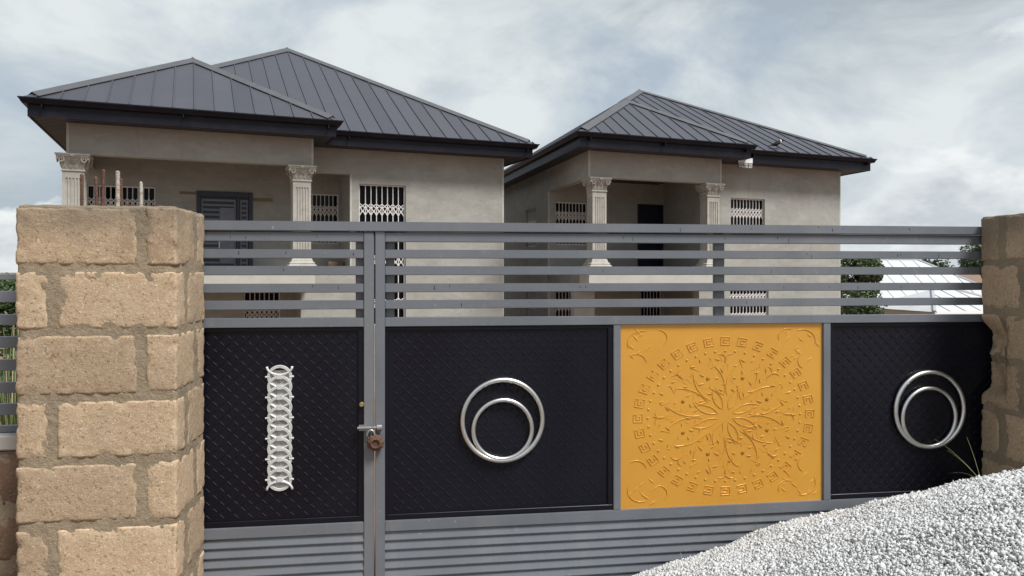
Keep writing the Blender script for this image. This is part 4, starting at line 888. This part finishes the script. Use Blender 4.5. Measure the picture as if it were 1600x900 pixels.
# ------------------------------------------------------------------ planting
def tree(name, x, y, h_, cr, label, leafm, n=5200, leaf=.12, cat='tree', seed=1, squash=.85):
    rnd = random.Random(seed); gz = ground_z(x, y)
    root = thing(name, (x, y, gz), label, cat)
    mb = MB(); top = Vector((x + rnd.uniform(-.2, .2), y, gz + h_ * .72)); tr = max(.03, h_ * .025)
    mid = Vector((x, y, gz + h_ * .35)); mb.tube([(x, y, gz - .2), (x + .03, y, gz + h_ * .15), mid, top], [tr * 1.4, tr, tr * .8, tr * .25], 8)
    cc = []
    for k in range(13):
        a = rnd.uniform(0, 6.28); e2 = rnd.uniform(-.35, 1); r = cr * rnd.uniform(.45, .95)
        p = Vector((x + r * math.cos(a) * math.cos(e2 * .9), y + r * math.sin(a) * math.cos(e2 * .9), gz + h_ - cr * squash + cr * squash * math.sin(e2) * rnd.uniform(.6, 1)))
        cc.append((p, cr * rnd.uniform(.28, .5))); s = mid.lerp(top, rnd.uniform(0, .8)); mb.tube([s, s.lerp(p, .5) + Vector((0, 0, .05 * h_)), p], [tr * .5, tr * .3, tr * .1], 5)
    mb.obj('trunk', M['bark'], root, smooth=True)
    mb = MB()
    for _ in range(n):
        p, r = rnd.choice(cc); d = Vector((rnd.gauss(0, 1), rnd.gauss(0, 1), rnd.gauss(0, 1))).normalized() * r * rnd.random() ** .4; q = p + d
        t = Vector((rnd.gauss(0, 1), rnd.gauss(0, 1), rnd.gauss(-.3, .7))).normalized(); b = t.cross(Vector((rnd.gauss(0, 1), rnd.gauss(0, 1), rnd.gauss(0, 1)))).normalized(); l = leaf * rnd.uniform(.6, 1.4)
        mb.add([q - t * l, q + b * l * .42, q + t * l, q - b * l * .42], [(0, 1, 2, 3)])
    cro = mb.obj('crown', leafm, root); return root
def s2(px, d): return (px - CX) / F * d
tree('leafy_tree', s2(1336, 34), 34, 4.1, 1.25, 'round green tree between the house and the white roof', M['leaf'], seed=2, leaf=.075, n=14000)
tree('leafy_tree', s2(1548, 50), 50, 6.2, 2.3, 'dark tree rising behind the white sheet roof', M['leaf_dk'], seed=3, leaf=.12, n=9000)
tree('leafy_tree', s2(1440, 62), 62, 5.8, 2.0, 'far small tree top showing over the white ridge', M['leaf_dk'], seed=9, leaf=.16, n=3000)
tree('shrub', s2(1326, 27), 27, 2.75, 1.0, 'pale leafy shrub below the round tree by the house corner', M['leaf'], n=3600, leaf=.07, cat='shrub', seed=5)
tree('leafy_tree', s2(-8, 22), 22, 3.0, 1.6, 'green tree seen through the slat screen beside the pillar', M['leaf'], seed=6, leaf=.07, n=12000)
tree('shrub', s2(5, 7.5), 7.5, 1.9, .8, 'dark leafy shrub close behind the slat screen', M['leaf_dk'], n=2600, leaf=.06, cat='shrub', seed=8)
def tuft(name, base, blades, label, m_, cat='grass', w=.004):
    mb = MB()
    for (dx, dy, dz, bend) in blades:
        b = Vector(base); tip = b + Vector((dx, dy, dz)); md = b.lerp(tip, .5) + Vector((0, 0, bend)); rings = []
        for k in range(9):
            t = k / 8; p = b.lerp(md, t).lerp(md.lerp(tip, t), t); ww = w * (1 - t) ** .6 + .0004
            rings.append([p + Vector((ww, 0, 0)), p + Vector((0, ww * .5, ww * .3)), p + Vector((-ww, 0, 0))])
        mb.loop(rings)
    return tag(mb.obj(name, m_, None, smooth=True), label, cat)
rnd = random.Random(12)
for k, (px, d) in enumerate(((2, 4.6), (14, 5.0), (24, 4.4))):
    x = s2(px, d); z = ground_z(x, d)
    tuft('tall_grass', (x, d, z - .02), [(rnd.uniform(-.5, .5), rnd.uniform(-.4, .3), rnd.uniform(.7, 1.45), rnd.uniform(0, .5)) for _ in range(46)], ['tall green grass clump at the far edge of the slat screen', 'straw coloured dry grass clump behind the slat screen', 'tall green grass clump right beside the pillar back'][k], [M['blade'], M['dry'], M['blade']][k], w=.010)
def hp(px, py):      # point on the heap's skyline
    best = None
    for i in range(300):
        d = 1.5 + i * .008; x = s2(px, d)
        if (Vector((x, d)) - G0).dot(GV) > -.06: break
        yy = H0 - F * (heap(x, d) - CZ) / d
        if best is None or yy < best[0]: best = (yy, x, d)
    return Vector((best[1], best[2], heap(best[1], best[2]) - .01))
b = hp(1533, 750)
tuft('weed', b, [(-.17, .02, .16, .03), (-.13, .0, .12, .02), (-.05, .01, .17, .02), (-.12, .0, .03, .03)], 'thin green grass blades at the foot of the right pillar', M['blade'], w=.0010)
b = hp(1180, 842)
tuft('weed', b, [(.005, .0, .06, .0), (-.03, .0, .035, .01), (.02, 0, .03, 0)], 'tiny grass sprig on the crest of the gravel heap', M['blade'], w=.002)
b = hp(1066, 874)
tuft('weed', b, [(-.008, .0, .05, .0), (.03, .0, .02, .01)], 'single dry grass stalk low on the gravel heap', M['dry'], w=.002)
print('objects', len(bpy.data.objects), 'tris~', sum(sum(len(p.vertices) - 2 for p in o.data.polygons) if False else len(o.data.polygons) for o in bpy.data.objects if o.type == 'MESH'))
